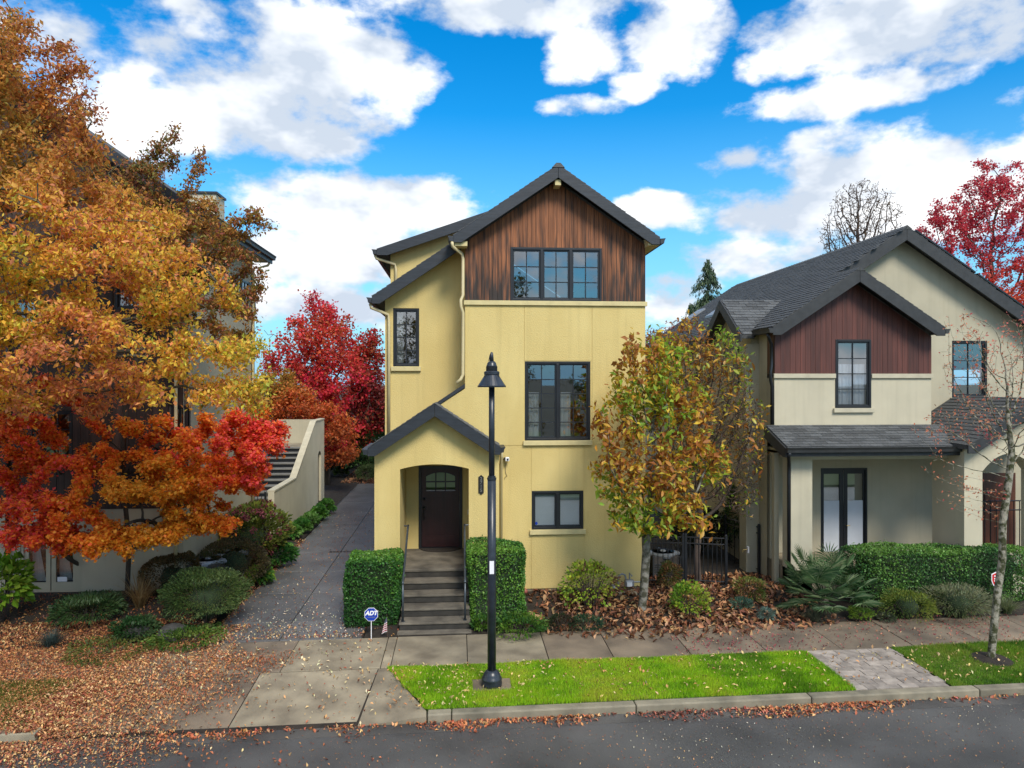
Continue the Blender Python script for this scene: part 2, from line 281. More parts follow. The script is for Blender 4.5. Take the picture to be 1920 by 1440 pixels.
def facade(mb, x0, x1, z0, top, holes, y, depth=.16, cuts=()):
    # front wall at y from z0 up to top(x), holes = (xa, xb, za, zb or fn); reveals run back by depth
    T = top if callable(top) else (lambda x: top)
    xs = {x0, x1, *[c for c in cuts if x0 < c < x1]}
    for h in holes:
        xs |= {h[0], h[1]}
        if callable(h[3]): xs |= {h[0]+(h[1]-h[0])*i/16 for i in range(17)}
    xs = sorted(xs)
    def q(a, b, c, d): mb.add([a, b, c, d], [(0, 1, 2, 3)])
    for a, b in zip(xs[:-1], xs[1:]):
        mid = (a+b)/2; hs = sorted([h for h in holes if h[0]-1e-6 <= mid <= h[1]+1e-6], key=lambda h: h[2])
        la, lb = z0, z0
        for h in hs:
            if h[2] > la+1e-4: q((a,y,la),(b,y,lb),(b,y,h[2]),(a,y,h[2]))
            f = h[3] if callable(h[3]) else (lambda x, v=h[3]: v)
            la, lb = f(a), f(b)
            q((a,y,la),(b,y,lb),(b,y+h[4] if len(h) > 4 else y+depth,lb),(a,y+h[4] if len(h) > 4 else y+depth,la))
        q((a,y,la),(b,y,lb),(b,y,T(b)),(a,y,T(a)))
    for h in holes:
        dd = h[4] if len(h) > 4 else depth
        f = h[3] if callable(h[3]) else (lambda x, v=h[3]: v)
        for x in (h[0], h[1]): q((x,y,h[2]),(x,y+dd,h[2]),(x,y+dd,f(x)),(x,y,f(x)))
        if h[2] > z0+1e-4: q((h[0],y,h[2]),(h[1],y,h[2]),(h[1],y+dd,h[2]),(h[0],y+dd,h[2]))
    return mb
rng = random.Random(11)
def windowp(parent, X0, X1, Z0, Z1, y, sashes=1, nx=2, ny=3, sill=None, recess=.05, fm='window_frame', fw=.055, plane='y', blind=None, curtain=None, label=None):
    # a window in a wall facing -y (plane 'y', y = wall face); frame > pane, muntin, sill
    Y0 = y+recess
    mb = MB(); mb.box(X0,X0+fw,Y0-.03,Y0+.07,Z0,Z1); mb.box(X1-fw,X1,Y0-.03,Y0+.07,Z0,Z1); mb.box(X0+fw,X1-fw,Y0-.03,Y0+.07,Z1-fw,Z1); mb.box(X0+fw,X1-fw,Y0-.03,Y0+.07,Z0,Z0+fw)
    sw = (X1-X0-2*fw)/sashes
    for i in range(1, sashes): mb.box(X0+fw+sw*i-fw*.6, X0+fw+sw*i+fw*.6, Y0-.035, Y0+.07, Z0+fw, Z1-fw)
    win = mb.build('window', fm, parent, bevel=.004, label=label)
    mu = MB(); sf = .035
    for i in range(sashes):
        a = X0+fw+sw*i+(fw*.6 if i else 0); b = X0+fw+sw*(i+1)-(fw*.6 if i < sashes-1 else 0)
        mu.box(a,a+sf,Y0,Y0+.05,Z0+fw,Z1-fw); mu.box(b-sf,b,Y0,Y0+.05,Z0+fw,Z1-fw); mu.box(a+sf,b-sf,Y0,Y0+.05,Z0+fw,Z0+fw+sf); mu.box(a+sf,b-sf,Y0,Y0+.05,Z1-fw-sf,Z1-fw)
        ia, ib, iz0, iz1 = a+sf, b-sf, Z0+fw+sf, Z1-fw-sf; g = .011
        for k in range(1, nx): x = ia+(ib-ia)*k/nx; mu.box(x-g,x+g,Y0+.004,Y0+.046,iz0,iz1)
        for k in range(1, ny): z = iz0+(iz1-iz0)*k/ny; mu.box(ia,ib,Y0+.007,Y0+.043,z-g,z+g)
        for kx in range(nx):
            for kz in range(ny):
                xa, xb = ia+(ib-ia)*kx/nx, ia+(ib-ia)*(kx+1)/nx; za, zb = iz0+(iz1-iz0)*kz/ny, iz0+(iz1-iz0)*(kz+1)/ny
                t1, t2 = rng.uniform(-.0012,.0012), rng.uniform(-.0012,.0012)
                MB().add([(xa,Y0+.024-t1-t2,za),(xb,Y0+.024+t1-t2,za),(xb,Y0+.024+t1+t2,zb),(xa,Y0+.024-t1+t2,zb)], [(0,1,2,3)]).build('pane', 'glass', win)
        if blind:
            n = int((iz1-iz0)/.042); bl = MB()
            for k in range(n): z = iz0+(iz1-iz0)*(k+.5)/n; bl.add([(ia,Y0+.07,z-.018),(ib,Y0+.07,z-.018),(ib,Y0+.085,z+.020),(ia,Y0+.085,z+.020)], [(0,1,2,3)])
            bl.box(ia,ib,Y0+.10,Y0+.103,iz0,iz1)
            tag(bl.build('blind', blind, win), kind='stuff')
        if curtain:
            cb = MB(); n = 26; ca, cz = ia, curtain[2] if len(curtain) > 2 else iz0
            cw = (ib-ia)*curtain[0]; xa = ia if curtain[1] == 'l' else ib-cw; za, zb = iz0, iz0+(iz1-iz0)*(curtain[3] if len(curtain) > 3 else 1)
            vs = [(xa+cw*k/n, Y0+.12+.02*math.sin(k*1.7), z) for z in (za, zb) for k in range(n+1)]
            cb.add(vs, [(k, k+1, n+2+k, n+1+k) for k in range(n)]); cb.build('curtain', curtain[4] if len(curtain) > 4 else 'curtain', win)
    mu.build('muntin', fm, win)
    if sill: MB().box(X0-sill[1],X1+sill[1],y-.07,y+.03,Z0-.115,Z0-.004).build('sill', sill[0], win, bevel=.008)
    return win
def winpx(parent, x0, y0, x1, y1, Y, **k):
    a, b = at(x0, y1, Y), at(x1, y0, Y)
    return windowp(parent, a.x, b.x, a.z, b.z, Y, **k), (a.x, b.x, a.z, b.z)
def rect(x0, y0, x1, y1, Y):
    a, b = at(x0, y1, Y), at(x1, y0, Y); return (a.x, b.x, a.z, b.z)
def shingles(parent, O, U, V, wdt, hgt, m='shingle', expo=.145, tab=.30, objects=False, inside=None, name='shingle', seed=1):
    # overlapping tabs on the plane O + u U + v V (U along the eave, V up the slope)
    U, V = Vector(U).normalized(), Vector(V).normalized(); Nn = U.cross(V).normalized()
    if Nn.z < 0: Nn = -Nn
    r = random.Random(seed); big = MB(); made = 0
    for j in range(int(hgt/expo)+1):
        o = (j%2)*tab*.5+r.uniform(-.04,.04)
        for i in range(-1, int(wdt/tab)+2):
            a, b = i*tab-o, (i+1)*tab-o-.008; a, b = max(a, 0), min(b, wdt)
            if b-a < .03: continue
            v0, v1 = j*expo+r.uniform(-.006,.006), min(j*expo+expo*1.25, hgt)
            if v1-v0 < .03: continue
            if inside and not inside((a+b)/2, (v0+v1)/2): continue
            t = .012+r.uniform(0,.008)
            P = lambda u, v, n: O+U*u+V*v+Nn*n
            vs = [P(a,v0,.006),P(b,v0,.006),P(b,v1,.001),P(a,v1,.001),P(a,v0,.006+t),P(b,v0,.006+t),P(b,v1,.006),P(a,v1,.006)]
            fs = [(4,5,6,7),(0,1,5,4),(1,2,6,5),(3,0,4,7)]
            if U.cross(V).z < 0: fs = [f[::-1] for f in fs]
            if objects and made < 295: MB().add(vs, fs).build(name, m, parent); made += 1
            else: big.add(vs, fs)
    if big.v: tag(big.build(name, m, parent), kind='stuff')
# ================================================================== THE GROUND
SK = .024                                  # the street runs 1.4 degrees off the house fronts
def st(X, s): return s+SK*X                # street coordinate -> y
KF, KB, SWF, SWB = 11.13, 11.32, 13.05, 14.58
DL, DR = -5.08, -1.97
def gz(X, Y):
    s = Y-SK*X
    if s < KF: return -.13
    if s < SWB: return 0
    if DL-.02 <= X <= DR+.02: return 0
    if X < DL: return min(.30, (s-SWB)*.17) if Y < 17.2 else .03
    return min(.12, (s-SWB)*.06)
def ground_px(px, py):
    z = 0
    for _ in range(14): p = atz(px, py, z); z = z*.5+.5*gz(p.x, p.y)
    return Vector((p.x, p.y, z))
def sheet(mb, x0, x1, s0, s1, z0, z1): # box sheared with the street
    return mb.add([(x0,st(x0,s0),z0),(x1,st(x1,s0),z0),(x1,st(x1,s1),z0),(x0,st(x0,s1),z0),(x0,st(x0,s0),z1),(x1,st(x1,s0),z1),(x1,st(x1,s1),z1),(x0,st(x0,s1),z1)], [(0,3,2,1),(4,5,6,7),(0,1,5,4),(1,2,6,5),(2,3,7,6),(3,0,4,7)])
g = MB().add([(-700,-700,-.32),(700,-700,-.32),(700,900,-.32),(-700,900,-.32)], [(0,1,2,3)]).build('ground', 'ground'); tag(g, kind='structure')
road = sheet(MB(), -90, 90, 2.0, KF-.30, -.31, -.13).build('road', 'asphalt'); tag(road, kind='structure')
gut = sheet(MB(), -90, 90, KF-.298, KF-.004, -.31, -.126).build('gutter', 'gutter_asphalt', road)
far_pav = sheet(MB(), -90, 90, -30, 1.99, -.31, -.02).build('far_verge', 'turf'); tag(far_pav, kind='structure')
# kerb: separate stones with open joints
kerb = sheet(MB(), -60, -6.25, KF, KB, -.31, 0).build('kerb', 'kerbstone', bevel=.02); tag(kerb, kind='structure')
xs = [-.50, -.12, 2.83, 5.78, 8.75, 11.7, 14.6, 40]
for a, b in zip(xs[:-1], xs[1:]): sheet(MB(), a+.006, b-.006, KF, KB, -.31, .0).build('kerbstone', 'kerbstone', kerb, bevel=.022)
# sidewalk slabs
sw = sheet(MB(), -60, 60, SWF, SWB, -.31, -.03).build('sidewalk', 'soil'); tag(sw, kind='structure')
xs = [-16, -12.4, -10.9, -9.4, -7.9, -6.4, -5.0, -3.2, -1.43, -1.25, .15, 1.67, 2.9, 4.4, 5.9, 7.4, 8.9, 10.4, 11.9, 13.4, 14.9, 24]
for a, b in zip(xs[:-1], xs[1:]): sheet(MB(), a+.007, b-.007, SWF+.004, SWB-.004, -.1, rng.uniform(-.004,.003)).build('slab', 'concrete' if -3.3 < a < 1.5 else 'concrete_wet', sw, bevel=.008)
# driveway
dw = MB().box(DL-.02, DR+.02, 14.3, 40, -.31, -.03).build('driveway', 'soil'); tag(dw, kind='structure')
ys = [14.52, 15.65, 17.75, 19.75, 21.95, 24.1, 26.2, 28.5, 30.8, 33.2, 36.4]
for i, (a, b) in enumerate(zip(ys[:-1], ys[1:])):
    for xa, xb in ((DL, -3.6), (-3.6, DR)): MB().box(xa+.009, xb-.009, a+.008, b-.008, -.1, rng.uniform(-.004,.002)).build('slab', 'drive_slab', dw, bevel=.008)
    if b > 30: MB().box(-5.9, DL-.012, a+.008, b-.008, -.1, -.002).build('slab', 'drive_slab', dw)
MB().box(-14, 3, 36.41, 60, -.31, 0).build('yard_soil', 'soil', dw)
# apron: two big slabs, the sloped flare and the low kerb lip
ap = MB().add([(-6.25,st(-6.25,SWF-.004),.0),(-1.43,st(-1.43,SWF-.004),0),(-1.58,st(-1.58,KF),-.118),(-6.25,st(-6.25,KF),-.118)], [(3,2,1,0)]).build('driveway_apron', 'soil'); ap.location.z = -.02; tag(ap, kind='structure')
def quad3(name, m, par, pts, th=.08): 
    n = len(pts); vs = pts+[(x,y,z-th) for x,y,z in pts]; return MB().add(vs, [tuple(range(n))]+[(i, i+n, (i+1)%n+n, (i+1)%n) for i in range(n)]).build(name, m, par)
def apz(s): return -.118*(1-(s-KF)/(SWF-KF))
for xa, xb in ((-6.22,-5.0),(-4.98,-3.55),(-3.53,-1.60)):
    dx = .13 if xb == -1.60 else 0
    quad3('slab', 'concrete' if xa > -4 else 'concrete_wet', ap, [(xa,st(xa,KF+.14),apz(KF+.14)),(xb,st(xb,KF+.14),apz(KF+.14)),(xb+dx,st(xb+dx,SWF-.012),.002),(xa,st(xa,SWF-.012),.002)])
    quad3('slab', 'concrete', ap, [(xa,st(xa,KF),-.118),(xb,st(xb,KF),-.118),(xb,st(xb,KF+.128),apz(KF+.128)),(xa,st(xa,KF+.128),apz(KF+.128))])
quad3('flare', 'concrete', ap, [(-1.57,st(-1.57,KF+.01),-.118),(-.51,st(-.51,KF+.004),-.01),(-.52,st(-.52,KB-.02),.004),(-1.30,st(-1.3,SWF-.012),.004),(-1.455,st(-1.455,SWF-.012),.004)], th=.2)
# paver path through the grass strip, each paver its own piece
PX0, PX1 = 6.64, 8.40
pav = sheet(MB(), PX0, PX1, KB+.006, SWF-.006, -.31, -.035).build('paver_path', 'soil'); tag(pav, kind='structure')
cells = []
r2 = random.Random(5); s = KB+.01; row = 0
while s < SWF-.09:
    hh = [.155,.23][row%2] if s+.23 < SWF else SWF-.008-s; x = PX0+.005-(row%2)*.1; 
    while x < PX1-.03:
        ww = r2.choice([.155,.23,.235,.31]); a, b = max(x, PX0+.005), min(x+ww, PX1-.005)
        if b-a > .05: sheet(MB(), a+.004, b-.004, s+.004, s+hh-.004, -.1, r2.uniform(-.006,.004)).build('paver', 'paver', pav)
        x += ww
    s += hh; row += 1
# planting beds as gently rising soil
def bed(name, x0, x1, y0fn, y1, nx=60, ny=24, exclude=None):
    r = np.random.RandomState(3); vs = []; fs = []
    for j in range(ny+1):
        for i in range(nx+1):
            x = x0+(x1-x0)*i/nx; ya = y0fn(x); y = ya+(y1-ya)*j/ny
            vs.append((x, y, gz(x, y)+(.012*r.rand() if j else 0)+.002))
    fs = [(j*(nx+1)+i, j*(nx+1)+i+1, (j+1)*(nx+1)+i+1, (j+1)*(nx+1)+i) for j in range(ny) for i in range(nx)]
    o = MB().add(vs, fs).build(name, 'soil', smooth=True); tag(o, kind='structure'); return o
bed('planting_bed', DR+.05, 30, lambda x: st(x, SWB)+.004, 26)
bed('neighbour_planting_bed', -30, DL-.04, lambda x: st(x, SWB)+.004, 17.3)
MB().box(-40, DL-.03, 17.3, 60, -.31, .025).build('side_yard', 'soil')['kind'] = 'structure'
# grass strips (turf sheet + blades)
turf = sheet(MB(), -60, -6.26, KB+.004, SWF-.004, -.31, -.006).build('grass_strip', 'turf'); tag(turf, kind='structure')
sheet(MB(), PX1+.003, 60, KB+.004, SWF-.004, -.31, -.006).build('turf', 'turf', turf)
MB().prismz([(-.50,st(-.5,KB+.006)),(PX0-.003,st(PX0,KB+.006)),(PX0-.003,st(PX0,SWF-.006)),(-1.27,st(-1.27,SWF-.006))], -.31, -.006).build('turf', 'turf', turf)
# ================================================================== MAIN HOUSE
YB, YW, YP, YD = 17.0, 17.8, 16.5, 18.4
house = thing('yellow_house', 'yellow stucco three storey house with dark gables and weathered cedar top', 'house', (1.2, YB, .1))
bl, br = at(872, 700, YB).x, at(1210, 700, YB).x; wl = at(722, 700, YW).x
zf = at(1000, 1104, YB).z; zband = at(1040, 573, YB).z; zband2 = at(1040, 565, YB).z
RYF = YB-.42
pk = at(1047, 309, RYF); RX, RZ, MS = pk.x, pk.z, .685
eR = at(1238, 446, RYF).x; eLb = at(850, 442, RYF).x; eLw = at(697, 548, YW-.4).x
def zl(x): return RZ-MS*(RX-x)
def zr(x): return RZ-MS*(x-RX)
def roofz(x): return zl(x) if x < RX else zr(x)
under = lambda x: roofz(x)-.20
W2, W3, W4, W1 = rect(957,466,1128,564,YB), rect(984,678,1107,826,YB), rect(997,920,1094,993,YB), rect(737,578,786,687,YW)
body = MB()
xq = at(900, 900, YB).x
facade(body, bl, br, at(1040, 835, YB).z, zband2, [(*W3,)], YB+.012); facade(body, xq, br, zf, at(1040, 835, YB).z, [(*W4,)], YB+.012)   # backing wall behind the stucco panels
zj = at(1040, 835, YB).z; xa, xb, xc, xd = W3[0]-.012, at(1110,700,YB).x, W4[0]-.012, W4[1]+.012
facade(body, wl, bl, 3.45, under, [(*W1,)], YW)
body.add([(bl,YB+.012,3.9),(bl,YW,3.9),(bl,YW,under(bl)),(bl,YB+.012,under(bl))], [(0,1,2,3)])
body.add([(br,YB+.012,.05),(br,30,.05),(br,30,under(br)),(br,YB+.012,under(br))], [(0,1,2,3)])
body.add([(wl,YW,.05),(wl,30,.05),(wl,30,under(wl)),(wl,YW,under(wl))], [(0,1,2,3)])
body.prism([(wl,.05),(br,.05),(br,under(br)),(RX,under(RX)),(wl,under(wl))], 29.9, 30)
body.build('wall', 'stucco_yellow', house)
# upper wall behind the cedar boards
up = MB(); facade(up, bl, br, zband2, under, [(*W2,)], YB+.03, cuts=[RX]); up.build('gable_backing', 'interior', house)
box('floor_slab', 'interior', house, wl+.02, br-.02, YB+.05, 29.8, 3.3, 3.5); box('floor_slab', 'interior', house, wl+.02, br-.02, YW+.1, 29.8, zband-.1, zband+.1)
# stucco panels between control joints
def panel(x0, x1, z0, z1, holes=()):
    g = .006; mb = MB(); facade(mb, x0+g, x1-g, z0+g, z1-g, [h for h in holes if h[0] >= x0 and h[1] <= x1], YB, depth=.05)
    for a, b in (((x0+g,z0+g),(x0+g,z1-g)),((x1-g,z0+g),(x1-g,z1-g)),((x0+g,z0+g),(x1-g,z0+g)),((x0+g,z1-g),(x1-g,z1-g))):
        mb.add([(a[0],YB,a[1]),(b[0],YB,b[1]),(b[0],YB+.012,b[1]),(a[0],YB+.012,a[1])], [(0,1,2,3)])
    mb.build('stucco_panel', 'stucco_yellow', house)
panel(bl-.006, xa, zj, zband); panel(xb, br+.006, zj, zband); panel(xa, xb, W3[3]+.012, zband)
box('stucco_panel', 'stucco_yellow', house, W3[1], xb-.006, YB, YB+.011, zj+.006, W3[3]+.006)
panel(xq, xc, zf, zj); panel(xd, br+.006, zf, zj); panel(xc, xd, zf, W4[2]-.13); panel(xc, xd, W4[3]+.005, zj)

MB().box(bl-.03, br+.04, YB-.05, YB+.03, zband, zband2+.005).build('band_course', 'trim_yellow', house, bevel=.006)
MB().box(bl, br-.02, YB+.02, YB+.2, -.3, zf+.0).build('foundation', 'concrete', house)
# cedar boards
x = bl; i = 0
while x < br-.01:
    wd = rng.choice([.092,.10,.105,.112]); b = min(x+wd, br); y0 = YB-.012-rng.uniform(0,.005)
    zt = lambda q: roofz(q)-.28
    zb0 = zband2+.008
    def plank(xa_, xb_, za_):
        cutp = [(xa_,za_),(xb_,za_),(xb_,zt(xb_))]+([(RX,zt(RX))] if xa_ < RX < xb_ else [])+[(xa_,zt(xa_))]
        MB().prism(cutp, y0, YB+.028).build('cedar_board', 'weathered_cedar', house)
    a, b2 = x+.003, b-.003
    if b2 > W2[0]-.005 and a < W2[1]+.005:
        if a < W2[0]-.012: plank(a, W2[0]-.004, zb0); a = W2[0]-.004
        if b2 > W2[1]+.012: plank(W2[1]+.004, b2, zb0); b2 = W2[1]+.004
        if b2-a > .02: plank(a, b2, W2[3]+.006)
    else: plank(a, b2, zb0)
    x = b
for Wn, n, nx, ny, kw in ((W2,3,2,3,dict(recess=.01)),(W3,2,2,5,dict(sill=('trim_yellow',.04),recess=.035,curtain=(.42,'l',None,.62,'curtain'))),(W4,2,1,1,dict(sill=('trim_yellow',.05),recess=.035,blind='blind'))):
    windowp(house, *Wn, YB, sashes=n, nx=nx, ny=ny, **kw)
windowp(house, *W1, YW, sashes=1, nx=2, ny=4, sill=('trim_yellow',.045), curtain=(.34,'l',None,1,'curtain'))
# roof
rf = MB()
T = .10
rf.prism([(RX,RZ),(eR,zr(eR)),(eR,zr(eR)-T),(RX,RZ-T)], RYF+.05, 30.3)
rf.prism([(RX,RZ),(eLb,zl(eLb)),(eLb,zl(eLb)-T),(RX,RZ-T)], RYF+.05, YW-.36)
rf.prism([(RX,RZ),(eLw,zl(eLw)),(eLw,zl(eLw)-T),(RX,RZ-T)], YW-.36, 30.3)
roof = rf.build('roof', 'shingle', house)
for xe, yf, yb in ((eR, RYF, 30.3), (eLb, RYF, YW-.37), (eLw, YW-.4, 30.3)):
    sgn = 1 if xe > RX else -1; V = Vector((-sgn, 0, MS)); ln = abs(xe-RX)*(1+MS*MS)**.5
    yy = min(yb, yf+4.5); vmax = None
    ins = (lambda u, v, sg=sgn: True) if xe != eLw else (lambda u, v, L=abs(eLw-eLb)*(1+MS*MS)**.5: v < L or u > .4)
    shingles(roof, Vector((xe, yf+.01, roofz(xe)+.003)), (0,1,0), V, yy-yf, ln, inside=ins, seed=int(xe*10)+50)
rc = MB()
for k in range(18): y = RYF-.015+k*.2; rc.add([(RX-.15,y,RZ-.06),(RX-.05,y,RZ+.045),(RX+.05,y,RZ+.045),(RX+.15,y,RZ-.06),(RX-.14,y+.26,RZ-.07),(RX-.05,y+.26,RZ+.03),(RX+.05,y+.26,RZ+.03),(RX+.14,y+.26,RZ-.07)], [(0,1,5,4),(1,2,6,5),(2,3,7,6),(0,3,2,1)])
tag(rc.build('ridge_cap', 'shingle', roof), kind='stuff')
def rake(par, X0, Z0, X1, Z1, y, d=.30, end=.17, m='dark_trim', th=.05, tip=None):
    # fascia board from the high point (X0,Z0) to the eave (X1,Z1), lower end cut level
    k = (Z1-Z0)/(X1-X0); zc = Z1-end; xc = X0+(zc-(Z0-d))/k
    return MB().prism([(X0,Z0),(X1,Z1),(X1,zc),(xc,zc),(X0,Z0-d)], y, y+th).build('fascia', m, par, bevel=.006)
rake(house, RX-.002, RZ, eLb, zl(eLb), RYF); rake(house, RX+.002, RZ, eR, zr(eR), RYF)
xw0 = bl-.06; rake(house, xw0, zl(xw0), eLw, zl(eLw), YW-.4)
def gutterp(par, xe, ze, y0, y1, sgn, m='dark_trim'):
    return MB().prism([(xe,ze-.01),(xe+sgn*.13,ze-.0),(xe+sgn*.10,ze-.06),(xe+sgn*.09,ze-.12),(xe,ze-.13)], y0, y1).build('gutter', m, par)
gutterp(house, eR, zr(eR)-.02, RYF-.02, 30, 1); gutterp(house, eLb, zl(eLb)-.02, RYF-.02, YW-.45, -1); gutterp(house, eLw, zl(eLw)-.02, YW-.42, 30, -1)
MB().box(RX-.07, RX+.07, RYF+.06, YB+.02, RZ-.46, RZ-.33).build('ridge_beam', 'trim_yellow', house)
MB().box(eLb+.03, bl+.05, RYF+.06, YB-.02, zl(eLb)-.24, zl(eLb)-.13).build('soffit_return', 'trim_yellow', house); MB().prism([(eR-.02,zr(eR)-.18),(br-.02,zr(eR)-.18),(br-.02,zr(br)-.14),(eR-.02,zr(eR)-.12)], RYF+.06, 29).build('soffit_return', 'trim_yellow', house)
# shed dormer on the left slope
YS = 19.2; s0, s1 = at(706, 466, YS-.35), at(905, 399, YS-.35); ms = (s1.z-s0.z)/(s1.x-s0.x)
dz = lambda x: s0.z+ms*(x-s0.x)
dm = MB(); dm.prism([(wl,zl(wl)-.1),(wl,dz(wl)-.2),(s1.x,dz(s1.x)-.2),(s1.x,zl(s1.x)-.1)], YS, 28); dm.build('dormer_wall', 'stucco_yellow', house)
MB().prism([(s0.x,s0.z),(s1.x+.6,dz(s1.x+.6)),(s1.x+.6,dz(s1.x+.6)-.1),(s0.x,s0.z-.1)], YS-.3, 28.3).build('dormer_roof', 'shingle', house)
rake(house, s1.x+.5, dz(s1.x+.5), s0.x, s0.z, YS-.35, d=.27); gutterp(house, s0.x, s0.z-.02, YS-.37, 28, -1)
# downspouts
def spout(par, pts, m='gutter_cream', r=.038):
    return MB().tube(pts, r, 8).build('downspout', m, par, smooth=True)
spout(house, [(eLb-.03,RYF+.02,zl(eLb)-.15),(eLb-.02,RYF+.03,zl(eLb)-.26),(bl-.08,YB-.10,zl(eLb)-.38),(bl-.05,YB-.10,zl(eLb)-.5),(bl-.05,YB-.10,zband+.22),(bl-.10,YB-.14,zband+.1),(bl-.10,YB-.14,zband-.05),(bl-.05,YB-.08,zband-.2),(bl-.05,YB-.08,at(870,702,YB).z),(bl-.10,YB-.08,at(868,711,YB).z),(bl-.2,YB-.09,at(860,718,YB).z)])
ex = at(725,700,YW).x
spout(house, [(eLw-.05,YW-.3,zl(eLw)-.16),(eLw-.03,YW-.3,zl(eLw)-.26),(wl+.08,YW-.06,zl(eLw)-.40),(wl+.10,YW-.06,zl(eLw)-.6),(wl+.10,YW-.06,at(725,812,YW).z)])
spout(house, [(s0.x-.05,YS-.25,s0.z-.16),(s0.x-.02,YS-.25,s0.z-.24),(wl+.12,YS-.06,s0.z-.36),(wl+.15,YS-.06,s0.z-.5),(wl+.15,YS-.06,zl(wl+.15)+.05)])
# porch block
pl, pr = at(702, 900, YP).x, at(936, 900, YP).x
pp = at(815, 757, YP-.35); PX_, PZ = pp.x, pp.z; PM = .665
pe0, pe1 = at(689, 848, YP-.35).x, at(938, 838, YP-.35).x
pz = lambda x: PZ-PM*abs(x-PX_)
ax0, ax1 = at(750, 900, YP).x, at(879, 900, YP).x; az1 = at(750, 880, YP).z; azm = at(814, 870.5, YP).z
arch = lambda x: az1+(azm-az1)*(1-((x-(ax0+ax1)/2)/((ax1-ax0)/2))**2)
FZ = .875
pb = MB(); facade(pb, pl, pr, .0, lambda x: pz(x)-.16, [(ax0, ax1, FZ, arch, YD-YP)], YP, cuts=[PX_])
pb.add([(pr,YP,0),(pr,YB,0),(pr,YB,pz(pr)-.16),(pr,YP,pz(pr)-.16)], [(0,1,2,3)]); pb.add([(pl,YP,0),(pl,YW+.2,0),(pl,YW+.2,pz(pl)-.16),(pl,YP,pz(pl)-.16)], [(0,1,2,3)])
dr = rect(785, 873, 867, 1028, YD); dz1 = dr[3]
facade(pb, ax0, ax1, FZ, azm+.05, [(dr[0], dr[1], FZ, dz1)], YD-.001)
pb.build('porch_wall', 'stucco_yellow', house)
# porch roof: left slope runs on up to the corner of the bay
xt = bl-.0; zt_ = PZ+PM*(xt-PX_)
MB().prism([(pe0,pz(pe0)),(PX_,PZ),(PX_,PZ-.09),(pe0,pz(pe0)-.09)], YP-.30, YW).build('porch_roof', 'shingle', house)
MB().prism([(PX_-.1,PZ-.18),(xt+.02,zt_-.11),(xt+.02,pz(xt)-.4),(PX_-.1,PZ-.5)], YB+.002, YB+.2).build('porch_wall', 'stucco_yellow', house)
MB().prism([(PX_,PZ-.012),(xt,zt_-.012),(xt,zt_-.10),(PX_,PZ-.10)], YB-.03, YW).build('porch_roof', 'dark_trim', house)
MB().prism([(pe1,pz(pe1)),(PX_,PZ),(PX_,PZ-.09),(pe1,pz(pe1)-.09)], YP-.301, YB-.001).build('porch_roof', 'shingle', house)
rake(house, PX_-.002, PZ, pe0, pz(pe0), YP-.35, d=.29, end=.18); rake(house, PX_+.002, PZ, pe1, pz(pe1), YP-.35, d=.29, end=.18)
gutterp(house, pe0, pz(pe0)-.02, YP-.36, YW, -1); gutterp(house, pe1, pz(pe1)-.02, YP-.2, YB-.01, 1)
for xe, sg in ((pe0,-1),(pe1,1)): shingles(house, Vector((xe,YP-.36,pz(xe)+.003)), (0,1,0), Vector((-sg,0,PM)), .9 if sg < 0 else .84, abs(xe-PX_)*(1+PM*PM)**.5, seed=7+sg)
spout(house, [(pr+.07,YP+.25,pz(pe1)-.16),(pr+.07,YP+.25,pz(pe1)-.3),(pr+.07,YB-.05,pz(pe1)-.45),(pr+.07,YB-.05,.3)])
# door
door = MB(); fw = .07; door.box(dr[0],dr[0]+fw,YD-.02,YD+.1,FZ+.02,dz1); door.box(dr[1]-fw,dr[1],YD-.02,YD+.1,FZ+.02,dz1); door.box(dr[0]+fw,dr[1]-fw,YD-.02,YD+.1,dz1-fw,dz1); door.box(dr[0]+.01,dr[1]-.01,YD-.04,YD+.1,FZ+.001,FZ+.03)
df = door.build('door', 'window_frame', house, label='dark red plank door with six small panes')
d0, d1, dt = dr[0]+fw+.005, dr[1]-fw-.005, dz1-fw-.005
gx0, gx1, gz0_, gz1_ = d0+.115, d1-.115, dt-.58, dt-.10
leaf = MB(); facade(leaf, d0, d1, FZ+.04, dt, [(gx0, gx1, gz0_, lambda x: gz1_-.10*((x-(gx0+gx1)/2)/((gx1-gx0)/2))**2, .04)], YD+.03); leaf.box(d0+.13,d1-.13,YD+.012,YD+.028,FZ+.16,FZ+.32); leaf.build('door_leaf', 'door_wood', df)
n = 9; w_ = (d1-d0-.24)/n
for k in range(n): MB().box(d0+.12+k*w_+.004, d0+.12+(k+1)*w_-.004, YD+.02, YD+.029, FZ+.36, gz0_-.13).build('door_board', 'door_wood', df)
for kx in range(3):
    for kz in range(2):
        a, b = gx0+(gx1-gx0)*kx/3, gx0+(gx1-gx0)*(kx+1)/3; z0, z1 = gz0_+(gz1_-gz0_)*kz/2, gz0_+(gz1_-gz0_)*(kz+1)/2
        MB().add([(a,YD+.055,z0),(b,YD+.055,z0),(b,YD+.055,z1),(a,YD+.055,z1)], [(0,1,2,3)]).build('pane', 'glass', df)
mu = MB(); [mu.box(gx0+(gx1-gx0)*k/3-.017, gx0+(gx1-gx0)*k/3+.017, YD+.035, YD+.06, gz0_, gz1_) for k in (1,2)]; zc = (gz0_+gz1_)/2; mu.box(gx0,gx1,YD+.038,YD+.058,zc-.017,zc+.017); mu.build('muntin', 'door_wood', df)
